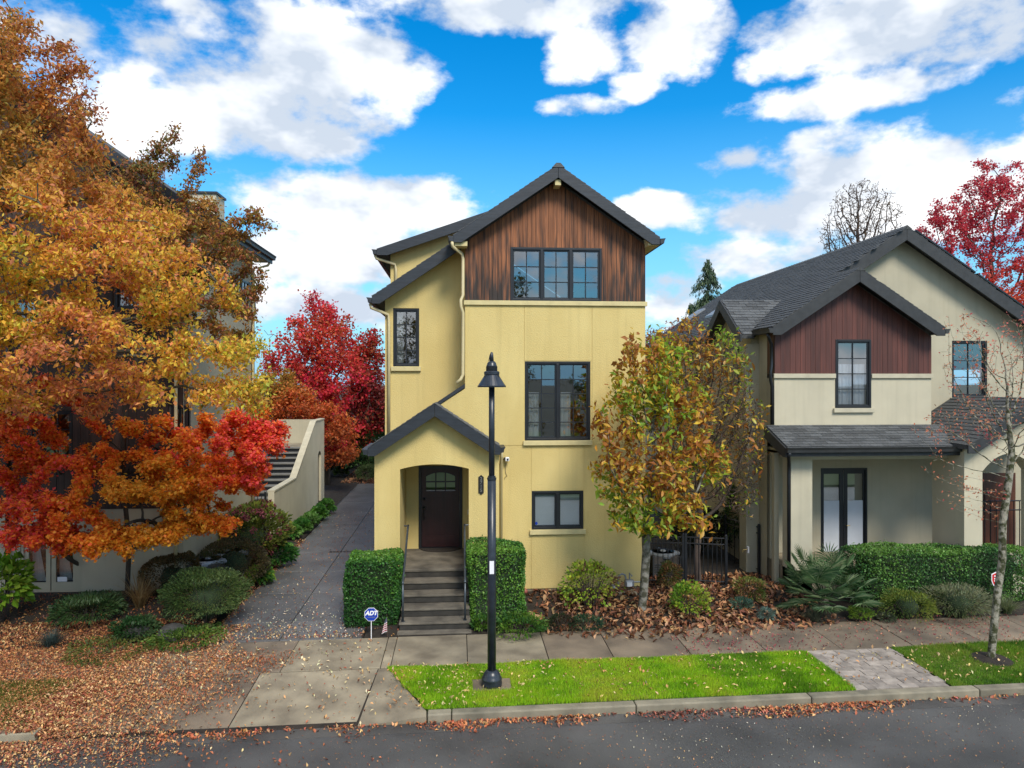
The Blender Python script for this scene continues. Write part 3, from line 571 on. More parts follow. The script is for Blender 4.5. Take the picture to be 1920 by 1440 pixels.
hd = MB(); hd.tube([(d0+.06,YD+.03,FZ+1.28),(d0+.06,YD-.03,FZ+1.28)], .035, 10); hd.tube([(d0+.06,YD+.03,FZ+1.05),(d0+.06,YD-.05,FZ+1.05)], .032, 10); hd.tube([(d0+.06,YD-.02,FZ+1.0),(d0+.055,YD-.06,FZ+.9),(d0+.06,YD-.02,FZ+.75)], .012, 6); hd.build('handle', 'metal_black', df, smooth=True)
MB().box(ax1-.013,ax1-.002,YP+.9,YP+.94,FZ+1.05,FZ+1.17).build('doorbell', 'white_plastic', house)
# porch floor + steps (part of the house)
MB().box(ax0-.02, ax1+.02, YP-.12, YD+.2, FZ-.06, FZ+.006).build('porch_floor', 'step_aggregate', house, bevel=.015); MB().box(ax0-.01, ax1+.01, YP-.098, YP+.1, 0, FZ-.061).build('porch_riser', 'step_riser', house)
noz = [14.84, 15.2, 15.59, 15.98]
sx0, sx1 = at(748, 1170, 14.9).x, at(882, 1170, 14.9).x
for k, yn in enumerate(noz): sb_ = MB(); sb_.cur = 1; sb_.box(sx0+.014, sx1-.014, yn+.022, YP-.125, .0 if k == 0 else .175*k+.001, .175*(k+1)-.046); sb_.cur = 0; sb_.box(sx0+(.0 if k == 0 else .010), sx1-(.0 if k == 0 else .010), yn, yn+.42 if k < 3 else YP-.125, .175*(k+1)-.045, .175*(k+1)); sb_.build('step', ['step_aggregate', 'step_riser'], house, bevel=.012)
MB().box(sx0-.02, sx1+.02, 14.62, 14.838, -.1, .03).build('step_footing', 'step_aggregate', house, bevel=.01)
md = MB(); c = ((dr[0]+dr[1])/2, YD-.02); md.prismz([(c[0]+.52*math.cos(math.pi+math.pi*k/16), c[1]+.42*math.sin(math.pi+math.pi*k/16)) for k in range(17)], FZ+.009, FZ+.026); tag(md.build('doormat', 'mat_fibre'), 'dark half round doormat in front of the red plank door', 'doormat')
for nm, X, lb in (('handrail', at(755,1100,14.9).x, 'grey metal handrail on the left side of the front steps'), ('handrail', at(872,1100,14.9).x, 'grey metal handrail on the right side of the front steps')):
    r_ = thing(nm, lb, 'handrail', (X, 14.95, .15), 'handrails of the front steps'); sg = -1 if X < -.5 else 1
    MB().tube([(X,14.95,.15),(X,14.95,.98)], .022, 8).build('post', 'rail_grey', r_, smooth=True); MB().tube([(X,14.95,.15),(X,14.95,.18)], .045, 10).build('foot', 'rail_grey', r_)
    MB().tube([(X,14.92,.97),(X,14.98,1.0),(X,16.35,1.82),(X,16.48,1.87)], .024, 8).build('rail', 'rail_grey', r_, smooth=True); MB().tube([(X,16.46,1.86),(X+sg*.09,16.49,1.86)], .016, 6).build('bracket', 'rail_grey', r_)
# small things on the front
q = rect(897, 890, 907, 928, YP); cx_ = (q[0]+q[1])/2; hw = (q[1]-q[0])/2
pq = thing('number_plaque', 'narrow black house number plaque reading 2715 beside the porch arch', 'number plaque', (cx_, YP, q[2]))
MB().prism([(cx_-hw,q[2]+.05),(cx_-hw*.5,q[2]+.03),(cx_,q[2]),(cx_+hw*.5,q[2]+.03),(cx_+hw,q[2]+.05),(cx_+hw,q[3]-.05),(cx_+hw*.5,q[3]-.03),(cx_,q[3]),(cx_-hw*.5,q[3]-.03),(cx_-hw,q[3]-.05)], YP-.02, YP-.002).build('plate', 'plaque', pq)
def text(name, s, m, par, loc, size, shear=0, rot=(R(90),0,0), bold=0, ext=.002):
    cu = bpy.data.curves.new(name, 'FONT'); cu.body = s; cu.size = size; cu.align_x = 'CENTER'; cu.align_y = 'CENTER'; cu.extrude = ext; cu.shear = shear; cu.offset = bold
    tmp = bpy.data.objects.new(name, cu); C.objects.link(tmp); dg = bpy.context.evaluated_depsgraph_get(); me = bpy.data.meshes.new_from_object(tmp.evaluated_get(dg)); bpy.data.objects.remove(tmp)
    me.materials.clear(); return mkobj(name, me, m, par, loc, rot)
for k, ch in enumerate('2715'): text('numeral', ch, 'numeral', pq, (cx_, YP-.023, q[3]-.095-k*.088), .105)
sc_ = at(950, 860, YB); cmr = thing('security_camera', 'small white security camera with dangling cable on the yellow wall', 'security camera', sc_)
MB().tube([(sc_.x-.05,YB,sc_.z),(sc_.x-.04,YB-.09,sc_.z+.01)], .035, 10).build('mount', 'metal_black', cmr); MB().box(sc_.x-.045,sc_.x+.055,YB-.17,YB-.06,sc_.z-.05,sc_.z+.05).build('body', 'white_plastic', cmr, bevel=.02); MB().tube([(sc_.x+.015,YB-.165,sc_.z),(sc_.x+.02,YB-.176,sc_.z)], .026, 12).build('lens', 'metal_black', cmr)
MB().tube([(sc_.x-.03,YB-.06,sc_.z-.03),(sc_.x-.035,YB-.012,sc_.z-.2),(sc_.x-.03,YB-.012,sc_.z-.34),(sc_.x+.01,YB-.012,sc_.z-.42),(sc_.x-.04,YB-.012,sc_.z-.44),(sc_.x-.055,YB-.012,sc_.z-.5)], .005, 5).build('cable', 'twig', cmr)
st_ = at(1006, 982, YB); MB().lathe([(.033,0),(.033,.003)], n=16).build('window_sticker', 'sign_blue', house).matrix_world = Matrix.Translation((st_.x, YB+.052, st_.z)) @ Matrix.Rotation(R(90), 4, 'X')
pv = at(983, 1107, YB); pc = thing('hose_bib_cover', 'round faded red hose tap cover low on the yellow wall', 'tap cover', (pv.x, YB-.05, pv.z)); MB().tube([(pv.x,YB+.02,pv.z),(pv.x,YB-.1,pv.z),(pv.x,YB-.14,pv.z-.02)], [.06,.075,.05], 12).build('cover', 'pipe_red', pc, smooth=True); MB().tube([(pv.x,YB-.02,pv.z-.03),(pv.x,YB-.02,.02)], .03, 8).build('pipe', 'pipe_red', pc)
# ================================================================== NEIGHBOUR ON THE RIGHT
YA, YC, YE, YBk, YR = 17.4, 16.6, 16.05, 18.6, 18.35
rh = thing('beige_house', 'beige stucco house with red cedar gable and grey shingle roofs on the right', 'house', (10, YC, .1))
n0 = at(1452, 700, YA).x; n1 = at(1746, 700, YA).x
rp = at(1700, 437, YBk-.4); bp = at(1612, 500, YA-.4)
NM = .66; el_x = at(1449, 613, YA-.4).x; el_z = at(1449, 613, YA-.4).z
nzl = lambda x: el_z+NM*(x-el_x)
RRX = rp.x; RRZ = nzl(RRX); BX = bp.x; BZ = nzl(BX); er_b = at(1772, 612, YA-.4).x
nzr = lambda x: RRZ-NM*(x-RRX); bzr = lambda x: BZ-NM*(x-BX)
V1, V2 = rect(1566,637,1633,765,YA), rect(1785,639,1851,745,YBk)
zjn = at(1600, 797, YA).z; zbn = at(1600, 709, YA).z; zbn2 = at(1600, 701, YA).z
nb = MB()
facade(nb, n0, n1, zjn-.3, zbn2, [(*V1[:3], zbn2+.0)], YA); nb.build('wall', 'stucco_cream', rh)
nb = MB(); facade(nb, n0, n1, zbn2, lambda x: min(nzl(x), bzr(x))-.2, [(V1[0], V1[1], zbn2, V1[3])], YA+.03, cuts=[BX]); nb.build('gable_backing', 'interior', rh)
nb = MB(); facade(nb, n0, 22, .1, lambda x: min(nzl(x), nzr(x))-.2, [(*V2,)], YBk, cuts=[RRX])
nb.add([(n0,YA,zjn-.3),(n0,YBk,zjn-.3),(n0,YBk,zbn),(n0,YA,zbn)], [(0,1,2,3)]); nb.add([(n1,YA,zjn-.3),(n1,YBk,zjn-.3),(n1,YBk,bzr(n1)-.2),(n1,YA,bzr(n1)-.2)], [(0,1,2,3)])
NX = n0-.01
nb.add([(NX,YBk,0),(NX,30,0),(NX,30,el_z),(NX,YBk,el_z)], [(0,1,2,3)])
nb.prism([(NX,0),(22,0),(22,nzr(22)),(RRX,RRZ-.2),(NX,el_z-.1)], 29.9, 30)
nb.build('wall', 'stucco_beige', rh)
MB().box(NX-.35, NX+.02, YBk-.3, 18.75, .1, el_z-.35).build('side_bay', 'stucco_beige', rh)
MB().box(n0-.004, n0+.03, YA+.03, YBk, zbn2, el_z-.05).build('side_cladding', 'entry_door_wood', rh)
# red cedar boards
x = n0
while x < n1-.01:
    b = min(x+rng.choice([.125,.14,.145]), n1); y0 = YA-.01-rng.uniform(0,.005); zt = lambda q: min(nzl(q), bzr(q))-.26
    def plank(xa_, xb_, za_):
        MB().prism([(xa_,za_),(xb_,za_),(xb_,zt(xb_))]+([(BX,zt(BX))] if xa_ < BX < xb_ else [])+[(xa_,zt(xa_))], y0, YA+.028).build('cedar_board', 'red_cedar', rh)
    a, b2 = x+.003, b-.003
    if b2 > V1[0] and a < V1[1]:
        if a < V1[0]-.015: plank(a, V1[0]-.004, zbn2+.006); a = V1[0]-.004
        if b2 > V1[1]+.015: plank(V1[1]+.004, b2, zbn2+.006); b2 = V1[1]+.004
        if b2-a > .02: plank(a, b2, V1[3]+.006)
    else: plank(a, b2, zbn2+.006)
    x = b
for a, b in ((n0-.03, V1[0]-.002), (V1[1]+.002, n1+.03)): MB().box(a, b, YA-.05, YA+.02, zbn, zbn2+.004).build('band_course', 'trim_cream', rh, bevel=.006)
windowp(rh, *V1, YA, sashes=1, nx=2, ny=4, sill=('trim_cream',.06), recess=.01, curtain=(1,'l',None,.66,'paper_shade'))
windowp(rh, *V2, YBk, sashes=1, nx=2, ny=3, sill=('trim_cream',.06))
# main + bay roof planes
RF2, RF1 = YBk-.42, YA-.42; x0r = el_x
mr_ = MB(); T = .1
mr_.prism([(BX,BZ),(x0r,nzl(x0r)),(x0r,nzl(x0r)-T),(BX,BZ-T)], RF1+.05, RF2+.05); mr_.prism([(RRX,RRZ),(x0r,nzl(x0r)),(x0r,nzl(x0r)-T),(RRX,RRZ-T)], RF2+.05, 30.3)
mr_.prism([(RRX,RRZ),(17.5,nzr(17.5)),(17.5,nzr(17.5)-T),(RRX,RRZ-T)], RF2+.05, 30.3); mr_.prism([(BX,BZ),(er_b,bzr(er_b)),(er_b,bzr(er_b)-T),(BX,BZ-T)], RF1+.05, YBk)
nroof = mr_.build('roof', 'shingle', rh)
ln = (RRX-x0r)*(1+NM*NM)**.5; lb = (BX-x0r)*(1+NM*NM)**.5
shingles(nroof, Vector((x0r,RF1,nzl(x0r)+.003)), (0,1,0), (1,0,NM), 30.2-RF1, ln, inside=lambda u, v: (v < lb or u > RF2-RF1) and not (RF1+u > 18.25 and RF1+u < 21.1 and v < 1.45*(1-abs(RF1+u-19.7)/1.5)+.1), seed=21)
shingles(nroof, Vector((er_b,RF1,bzr(er_b)+.003)), (0,1,0), (-1,0,NM), .8, (er_b-BX)*(1+NM*NM)**.5, seed=22)
shingles(nroof, Vector((17.5,RF2,nzr(17.5)+.003)), (0,1,0), (-1,0,NM), .8, (17.5-RRX)*(1+NM*NM)**.5, seed=23)
for X_, Z_, yf, L_ in ((RRX,RRZ,RF2,59),(BX,BZ,RF1,8)):
    rc = MB()
    for k in range(L_): y = yf-.01+k*.2; rc.add([(X_-.14,y,Z_-.06),(X_,y,Z_+.045),(X_+.14,y,Z_-.06),(X_-.13,y+.25,Z_-.07),(X_,y+.25,Z_+.03),(X_+.13,y+.25,Z_-.07)], [(0,1,4,3),(1,2,5,4),(0,2,1)])
    tag(rc.build('ridge_cap', 'shingle', nroof), kind='stuff')
rake(rh, BX-.002, BZ, x0r, nzl(x0r), RF1, d=.34, end=.2, m='dark_trim_neighbour'); rake(rh, BX+.002, BZ, er_b, bzr(er_b), RF1, d=.34, end=.2, m='dark_trim_neighbour')
xm = BX-.3; rake(rh, RRX-.002, RRZ, xm, nzl(xm), RF2, d=.36, end=.05, m='dark_trim_neighbour'); rake(rh, RRX+.002, RRZ, 17.5, nzr(17.5), RF2, d=.36, end=.2, m='dark_trim_neighbour')
gutterp(rh, x0r, nzl(x0r)-.02, RF1-.01, 18.0, -1, 'dark_trim_neighbour'); gutterp(rh, x0r, nzl(x0r)-.02, 21.3, 30, -1, 'dark_trim_neighbour'); gutterp(rh, er_b, bzr(er_b)-.02, RF1-.01, YBk, 1, 'dark_trim_neighbour')
# solar panels on the far slope, on short legs
for k in range(3):
    for j in range(2):
        a, b = RRX+.35+k*1.75, RRX+.35+k*1.75+1.68; y = RF2+.12+j*1.05; nrm = .13
        MB().add([(a,y,nzr(a)+nrm),(b,y,nzr(b)+nrm),(b,y+1.0,nzr(b)+nrm),(a,y+1.0,nzr(a)+nrm),(a,y,nzr(a)+nrm+.05),(b,y,nzr(b)+nrm+.05),(b,y+1,nzr(b)+nrm+.05),(a,y+1,nzr(a)+nrm+.05)], [(0,3,2,1),(4,5,6,7),(0,1,5,4),(1,2,6,5),(2,3,7,6),(3,0,4,7)]).build('solar_panel', 'solar', nroof)
        for q_ in (a+.2, b-.2): MB().box(q_-.02,q_+.02,y+.05,y+.09,nzr(q_)-.02,nzr(q_)+nrm).build('panel_leg', 'metal_black', nroof)
# skylights on the left slope
for y, v in ((25.2,1.5),(28.6,1.7)):
    xx = x0r+v; MB().add([(xx,y,nzl(xx)+.10),(xx+.7,y,nzl(xx+.7)+.10),(xx+.7,y+.9,nzl(xx+.7)+.10),(xx,y+.9,nzl(xx)+.10),(xx,y,nzl(xx)),(xx+.7,y,nzl(xx+.7)),(xx+.7,y+.9,nzl(xx+.7)),(xx,y+.9,nzl(xx))], [(0,1,2,3),(0,4,5,1),(1,5,6,2),(2,6,7,3),(3,7,4,0)]).build('skylight', 'meter_grey', nroof)
# side cross gable
gx = el_x-.32; GY, GH = 19.62, 1.5; gzb = el_z-.12; gzt = gzb+GH*.72
MB().prismx([(GY-GH+.25,gzb-2.5),(GY+GH-.25,gzb-2.5),(GY+GH-.25,gzb+.05),(GY,gzt-.22),(GY-GH+.25,gzb+.05)], gx+.34, n0+.3).build('side_gable_wall', 'stucco_beige', rh)
xe2 = x0r+(gzt-el_z)/NM
for sg in (-1, 1):
    ye = GY+sg*GH
    vs = [(gx,GY,gzt),(xe2,GY,gzt),(x0r+.02+(gzb-el_z)/NM if gzb > el_z else x0r,ye,gzb),(gx,ye,gzb)]; vs += [(a,b,c-.1) for a,b,c in vs]
    fs = [(0,1,2,3),(7,6,5,4),(0,3,7,4),(2,6,7,3)]
    MB().add(vs, fs if sg > 0 else [f[::-1] for f in fs]).build('side_gable_roof', 'shingle', rh)
    wd = xe2-gx; sl_ = (GH**2+(gzt-gzb)**2)**.5
    if sg < 0: shingles(rh, Vector((gx,ye,gzb+.003)), (1,0,0), (0,-sg*GH,gzt-gzb), wd, sl_, objects=True, inside=lambda u, v: u < (x0r-gx)+(xe2-x0r)*v/sl_+.05, seed=31)
    d = .30
    MB().prismx([(GY,gzt),(ye,gzb),(ye,gzb-.18),(ye-sg*.18*1.2,gzb-.18),(GY,gzt-d)], gx-.05, gx).build('fascia', 'dark_trim_neighbour', rh, bevel=.006)
ws = atX(1408, 640, gx+.34)
MB().box(gx+.30, gx+.345, GY-.5, GY+.5, gzb-1.3, gzb-.25).build('side_window', 'window_frame', rh); MB().box(gx+.296,gx+.299,GY-.43,GY+.43,gzb-1.22,gzb-.33).build('pane', 'glass', rh)
# porch: lower roof, beam, columns, recess
ze = at(1600, 838, YC-.4).z; LM = (zjn-ze)/(YA-YC+.4); lx0 = at(1478, 838, YC-.4).x-.02; lx1 = at(1800, 838, YC).x
MB().add([(lx0,YC-.4,ze),(lx1+1,YC-.4,ze),(lx1+1,YA,zjn),(lx0,YA,zjn),(lx0,YC-.4,ze-.09),(lx1+1,YC-.4,ze-.09),(lx1+1,YA,zjn-.09),(lx0,YA,zjn-.09)], [(0,1,2,3),(4,7,6,5),(0,4,5,1),(0,3,7,4)]).build('porch_roof', 'shingle', rh)
shingles(rh, Vector((lx0,YC-.4,ze+.003)), (1,0,0), (0,YA-YC+.4,zjn-ze), lx1-lx0+.4, ((YA-YC+.4)**2+(zjn-ze)**2)**.5, objects=True, seed=33)
MB().prismx([(YC-.4,ze-.02),(YA,zjn-.02),(YA,zjn-.3),(YC-.25,ze-.24),(YC-.4,ze-.24)], lx0-.045, lx0-.002).build('fascia', 'dark_trim_neighbour', rh)
MB().prismx([(YC-.41,ze-.01),(YC-.53,ze),(YC-.50,ze-.06),(YC-.49,ze-.12),(YC-.41,ze-.13)], lx0-.04, lx1-.02).build('gutter', 'dark_trim_neighbour', rh); MB().box(lx0,lx1,YC-.405,YC-.36,ze-.22,ze-.02).build('fascia', 'dark_trim_neighbour', rh)
MB().box(lx0,lx1,YC-.36,YC,ze-.215,ze-.2).build('soffit', 'dark_trim_neighbour', rh)
c0, c1 = at(1483, 950, YC).x, at(1523, 950, YC).x; e0 = at(1808, 950, YE).x; zbm = at(1600, 861, YC).z
MB().box(c0, c1, YC, YC+.45, 0, zbm+.001).build('column', 'stucco_cream', rh); MB().box(c0, e0, YC, YC+.45, zbm, ze-.19).build('porch_beam', 'stucco_cream', rh)
MB().box(c0, e0+.3, YC+.45, YR, ze-.26, ze-.2).build('porch_ceiling', 'stucco_beige', rh)
F1, F2 = rect(1539,877,1626,1060,YR), rect(1760,872,1793,985,YR)
rw = MB(); facade(rw, NX+.0, F2[1]+.12, .1, ze-.2, [(*F1,),(*F2,)], YR); rw.add([(NX,YC+1.2,0),(NX,YBk,0),(NX,YBk,el_z),(NX,YC+1.2,el_z)], [(0,1,2,3)])
rw.build('porch_back_wall', 'stucco_beige', rh)
MB().box(c0, e0, YC, YR, -.2, .62).build('porch_floor', 'concrete', rh)
MB().prismx([(YC+1.15,.62),(YC+1.15,zbm),(YC+.45,zbm),(YC+.45,zbm+.2),(YR,zbm+.2),(YR,.62)], c0+.0, c0+.2).build('porch_side_wall', 'stucco_beige', rh)
MB().box(c0-.14, c0-.02, YC+.6, YC+.75, .1, zbm+.1).build('pilaster', 'stucco_beige', rh)
fd = MB(); fw = .05; fd.box(F1[0],F1[0]+fw,YR-.01,YR+.1,F1[2],F1[3]); fd.box(F1[1]-fw,F1[1],YR-.01,YR+.1,F1[2],F1[3]); fd.box(F1[0]+fw,F1[1]-fw,YR-.01,YR+.1,F1[3]-fw,F1[3]); fdo = fd.build('french_door', 'window_frame', rh, label='black framed french doors with lower half white shades')
mid = (F1[0]+F1[1])/2
for a, b in ((F1[0]+fw, mid-.004), (mid+.004, F1[1]-fw)):
    lf = MB(); s_ = .10 if a < mid-.1 and b > mid-.2 and a < mid else .10
    facade(lf, a, b, F1[2], F1[3]-fw, [(a+(.05 if a < mid else .11), b-(.11 if a < mid else .05), F1[2]+.25, F1[3]-fw-.11)], YR+.03, depth=.03); lf.build('door_leaf', 'window_frame', fdo)
    xa_, xb_ = a+(.05 if a < mid else .11), b-(.11 if a < mid else .05); zt_2 = F1[3]-fw-.11; zm = at(1580, 939, YR).z
    MB().add([(xa_,YR+.05,F1[2]+.25),(xb_,YR+.05,F1[2]+.25),(xb_,YR+.05,zt_2),(xa_,YR+.05,zt_2)], [(0,1,2,3)]).build('pane', 'glass', fdo)
    MB().box(xa_, xb_, YR+.040, YR+.044, F1[2]+.25, zm).build('shade', 'paper_shade', fdo)
MB().tube([(mid+.05,YR+.02,at(1580,985,YR).z),(mid+.05,YR-.05,at(1580,985,YR).z),(mid+.14,YR-.05,at(1580,985,YR).z)], .011, 6).build('handle', 'brass', fdo)
windowp(rh, *F2, YR, sashes=1, nx=1, ny=3, sill=('trim_cream',.05), recess=.02, curtain=(1,'l',None,.45,'paper_shade'))
# entry block with arched opening
ew0 = e0; ew1 = e0+3.0; ep = (ew0+ew1)/2+.12; EZ = at(1816, 836, YE-.35); EM = .62
epz = EZ.z+EM*(ep-EZ.x)
ez = lambda x: epz-EM*abs(x-ep)
a0, a1 = at(1842, 950, YE).x, at(1842, 950, YE).x+1.35; azl = at(1842, 884, YE).z
earch = lambda x: azl+.42*(1-((x-(a0+a1)/2)/((a1-a0)/2))**2)
eb = MB(); facade(eb, ew0, ew1, .1, lambda x: ez(x)-.16, [(a0, a1, .45, earch, .45)], YE, cuts=[ep]); eb.add([(ew0,YE,.1),(ew0,YC+.6,.1),(ew0,YC+.6,ez(ew0)-.16),(ew0,YE,ez(ew0)-.16)], [(3,2,1,0)]); eb.build('entry_wall', 'stucco_cream', rh)
eb = MB(); facade(eb, F2[1]+.12, ew1+1, .45, 4.6, [], YR+.3); eb.add([(F2[1]+.12,YR,.1),(F2[1]+.12,YR+.3,.1),(F2[1]+.12,YR+.3,3.9),(F2[1]+.12,YR,3.9)], [(0,1,2,3)]); eb.build('entry_back_wall', 'stucco_beige', rh)
dx0 = at(1838, 950, YR+.28).x+.05
ed = MB().box(dx0, dx0+.95, YR+.24, YR+.29, .45, 2.65).build('entry_door', 'entry_door_wood', rh)
for k in range(6): MB().box(dx0+.05+k*.145, dx0+.05+k*.145+.135, YR+.225, YR+.239, .6, 2.1).build('door_board', 'entry_door_wood', ed)
ex0, ex1 = EZ.x, ep+(ep-EZ.x)
MB().prism([(ex0,ez(ex0)),(ep,epz),(ep,epz-.09),(ex0,ez(ex0)-.09)], YE-.30, YBk).build('entry_roof', 'shingle', rh); MB().prism([(ex1,ez(ex1)),(ep,epz),(ep,epz-.09),(ex1,ez(ex1)-.09)], YE-.301, YBk).build('entry_roof', 'shingle', rh)
shingles(rh, Vector((ex0,YE-.36,ez(ex0)+.003)), (0,1,0), Vector((1,0,EM)), YBk-YE+.3, (ep-ex0)*(1+EM*EM)**.5, seed=41)
rake(rh, ep-.002, epz, ex0, ez(ex0), YE-.35, d=.3, end=.18, m='dark_trim_neighbour'); rake(rh, ep+.002, epz, ex1, ez(ex1), YE-.35, d=.3, end=.18, m='dark_trim_neighbour')
# dark downspout on the corner
dsx = at(1441, 700, YA).x
spout(rh, [(x0r-.04,RF1+.25,nzl(x0r)-.15),(x0r-.0,RF1+.25,nzl(x0r)-.25),(n0-.06,YA+.05,nzl(x0r)-.4),(n0-.06,YA+.03,zbn2+.2),(n0-.10,YA-.0,zbn2+.05),(n0-.10,YA,zbn-.05),(n0-.05,YA+.03,zbn-.2),(n0-.05,YA+.03,zjn+.02)], 'metal_black', .042)
spout(rh, [(lx0+.03,YC-.46,ze-.12),(lx0+.02,YC-.42,ze-.22),(c0-.06,YC-.02,ze-.4),(c0-.06,YC-.02,ze-.6),(c0-.06,YC-.02,.15)], 'metal_black', .042)
tp = atX(1427, 1030, NX-.02); tpo = thing('outdoor_tap', 'small outdoor tap on a white plate on the beige side wall', 'tap', (tp.x, tp.y, tp.z)); MB().box(NX-.40,NX-.36,tp.y-.05,tp.y+.05,tp.z-.08,tp.z+.08).build('plate', 'white_plastic', tpo); MB().tube([(NX-.38,tp.y,tp.z),(NX-.5,tp.y,tp.z),(NX-.52,tp.y,tp.z-.06)], .018, 8).build('spout', 'brass', tpo)
# ================================================================== NEIGHBOUR ON THE LEFT
LX, LYF, LYB = -6.5, 17.3, 22.9
lh = thing('brown_house', 'tall dark brown cedar and beige stucco house behind the orange maple', 'house', (-11, LYF, .1))
zls = at(150, 955, LYF).z; LE = 9.05
G1 = rect(38, 1000, 148, 1112, LYF)
wins = [rect(75,770,135,870,LYF), rect(215,480,265,580,LYF), rect(20,560,70,640,LYF), rect(320,760,352,860,LYF)]
lw = MB(); facade(lw, -18, LX, .1, zls, [(G1[0],G1[1],G1[2],G1[3])], LYF)
T1 = (17.9+1.3, 17.9+3.6, 7.0, 8.35)
lw.add([(LX,LYF,.1),(LX,LYB,.1),(LX,LYB,LE),(LX,LYF,LE)], [(0,1,2,3)]); lw.box(-18,-17.9,LYF,LYB,.1,LE); lw.box(-18,LX,LYB-.1,LYB,.1,LE); lw.build('wall', 'stucco_beige', lh)
x = -18
uw = MB(); facade(uw, -18, LX, zls, LE, wins, LYF+.03); uw.build('upper_backing', 'interior', lh)
while x < LX-.01:
    b = min(x+.18, LX); segs = [(zls, LE)]
    for wn in wins:
        if b > wn[0] and x < wn[1]: segs = [sg for s_ in segs for sg in ((s_[0], min(s_[1], wn[2])), (max(s_[0], wn[3]), s_[1])) if sg[1]-sg[0] > .05]
    for s0_, s1_ in segs: MB().box(x+.003, b-.003, LYF-.01-rng.uniform(0,.006), LYF+.028, s0_, s1_).build('siding_board', 'dark_cedar', lh)
    x = b
for wn in wins: windowp(lh, *wn, LYF, sashes=1, nx=2, ny=3)
# glazed double door with a notice
gd = MB(); gd.box(G1[0],G1[0]+.06,LYF+.02,LYF+.1,G1[2],G1[3]); gd.box(G1[1]-.06,G1[1],LYF+.02,LYF+.1,G1[2],G1[3]); gd.box(G1[0]+.06,G1[1]-.06,LYF+.02,LYF+.1,G1[3]-.06,G1[3]); gdo = gd.build('french_door', 'stucco_beige', lh)
mid = (G1[0]+G1[1])/2
for a, b in ((G1[0]+.06, mid-.01), (mid+.01, G1[1]-.06)):
    lf = MB(); facade(lf, a, b, G1[2], G1[3]-.06, [(a+.10, b-.10, G1[2]+.22, G1[3]-.2)], LYF+.05, depth=.03); lf.build('door_leaf', 'stucco_beige', gdo)
    MB().add([(a+.1,LYF+.07,G1[2]+.22),(b-.1,LYF+.07,G1[2]+.22),(b-.1,LYF+.07,G1[3]-.2),(a+.1,LYF+.07,G1[3]-.2)], [(0,1,2,3)]).build('pane', 'glass', gdo)
    MB().add([(a+.1,LYF+.2,G1[2]+.22),(a+.1+(b-a-.2)*.8,LYF+.2,G1[2]+.22),(a+.1+(b-a-.2)*.35,LYF+.2,G1[3]-.2),(a+.1,LYF+.2,G1[3]-.2)], [(0,1,2,3)]).build('curtain', 'curtain', gdo)
nq = rect(105, 1083, 123, 1092, LYF); MB().box(nq[0],nq[1],LYF+.060,LYF+.066,nq[2],nq[3]).build('notice', 'sign_white', gdo)
MB().tube([(mid-.06,LYF+.05,G1[2]+1.05),(mid-.06,LYF-.02,G1[2]+1.05),(mid-.16,LYF-.02,G1[2]+1.05)], .012, 6).build('handle', 'metal_black', gdo)
box('door_step', 'concrete', lh, G1[0]-.3, G1[1]+.4, LYF-.35, LYF-.002, .05, G1[2]-.12)
# triple window on the side wall, eave and roof
s_a, s_b = atX(437, 520, LX), atX(476, 580, LX)
y0, y1 = s_a.y, s_b.y; z0, z1 = s_b.z, s_a.z+.05
tw = MB()
for k in range(4): yy = y0+(y1-y0)*k/3; tw.box(LX-.02, LX+.05, yy-.04, yy+.04, z0, z1)
tw.box(LX-.02,LX+.05,y0+.04,y1-.04,z1-.06,z1); tw.box(LX-.02,LX+.05,y0+.04,y1-.04,z0,z0+.06); two = tw.build('window', 'window_frame', lh)
for k in range(3):
    ya, yb_ = y0+(y1-y0)*k/3+.04, y0+(y1-y0)*(k+1)/3-.04; MB().add([(LX+.02,ya,z0+.06),(LX+.02,yb_,z0+.06),(LX+.02,yb_,z1-.06),(LX+.02,ya,z1-.06)], [(0,1,2,3)]).build('pane', 'glass', two)
    mm = MB(); mm.box(LX+.021,LX+.04,(ya+yb_)/2-.012,(ya+yb_)/2+.012,z0+.06,z1-.06); mm.box(LX+.022,LX+.038,ya,yb_,(z0+z1)/2-.012,(z0+z1)/2+.012); mm.build('muntin', 'window_frame', two)
MB().box(LX+.001,LX+.07,y0-.08,y1+.08,z0-.12,z0-.003).build('sill', 'trim_cream', two)
ex_ = LX+.5; lz = lambda x: LE+.12+.70*(ex_-x)
MB().prism([(ex_,lz(ex_)),(-12,lz(-12)),(-12,lz(-12)-.1),(ex_,lz(ex_)-.1)], LYF-.5, LYB+.3).build('roof', 'shingle', lh); MB().prism([(-12,lz(-12)),(-18.5,lz(-12)-.7*6.5),(-18.5,lz(-12)-.7*6.5-.1),(-12,lz(-12)-.1)], LYF-.5, LYB+.3).build('roof', 'shingle', lh)
MB().prism([(-18,LE),(LX,LE),(LX,lz(LX)-.1),(-12,lz(-12)-.1),(-18,lz(-12)-.7*6-.1)], LYF, LYB).build('gable_wall', 'dark_cedar', lh)
MB().box(LX, ex_-.01, LYF-.45, LYB+.3, LE-.08, LE-.0).build('soffit', 'stucco_cream', lh); box('fascia', 'dark_trim', lh, ex_, ex_+.04, LYF-.5, LYB+.32, LE-.12, LE+.12); gutterp(lh, ex_+.04, LE+.12, LYF-.5, LYB+.32, 1)
rake(lh, -12, lz(-12), ex_, lz(ex_), LYF-.55, d=.3)
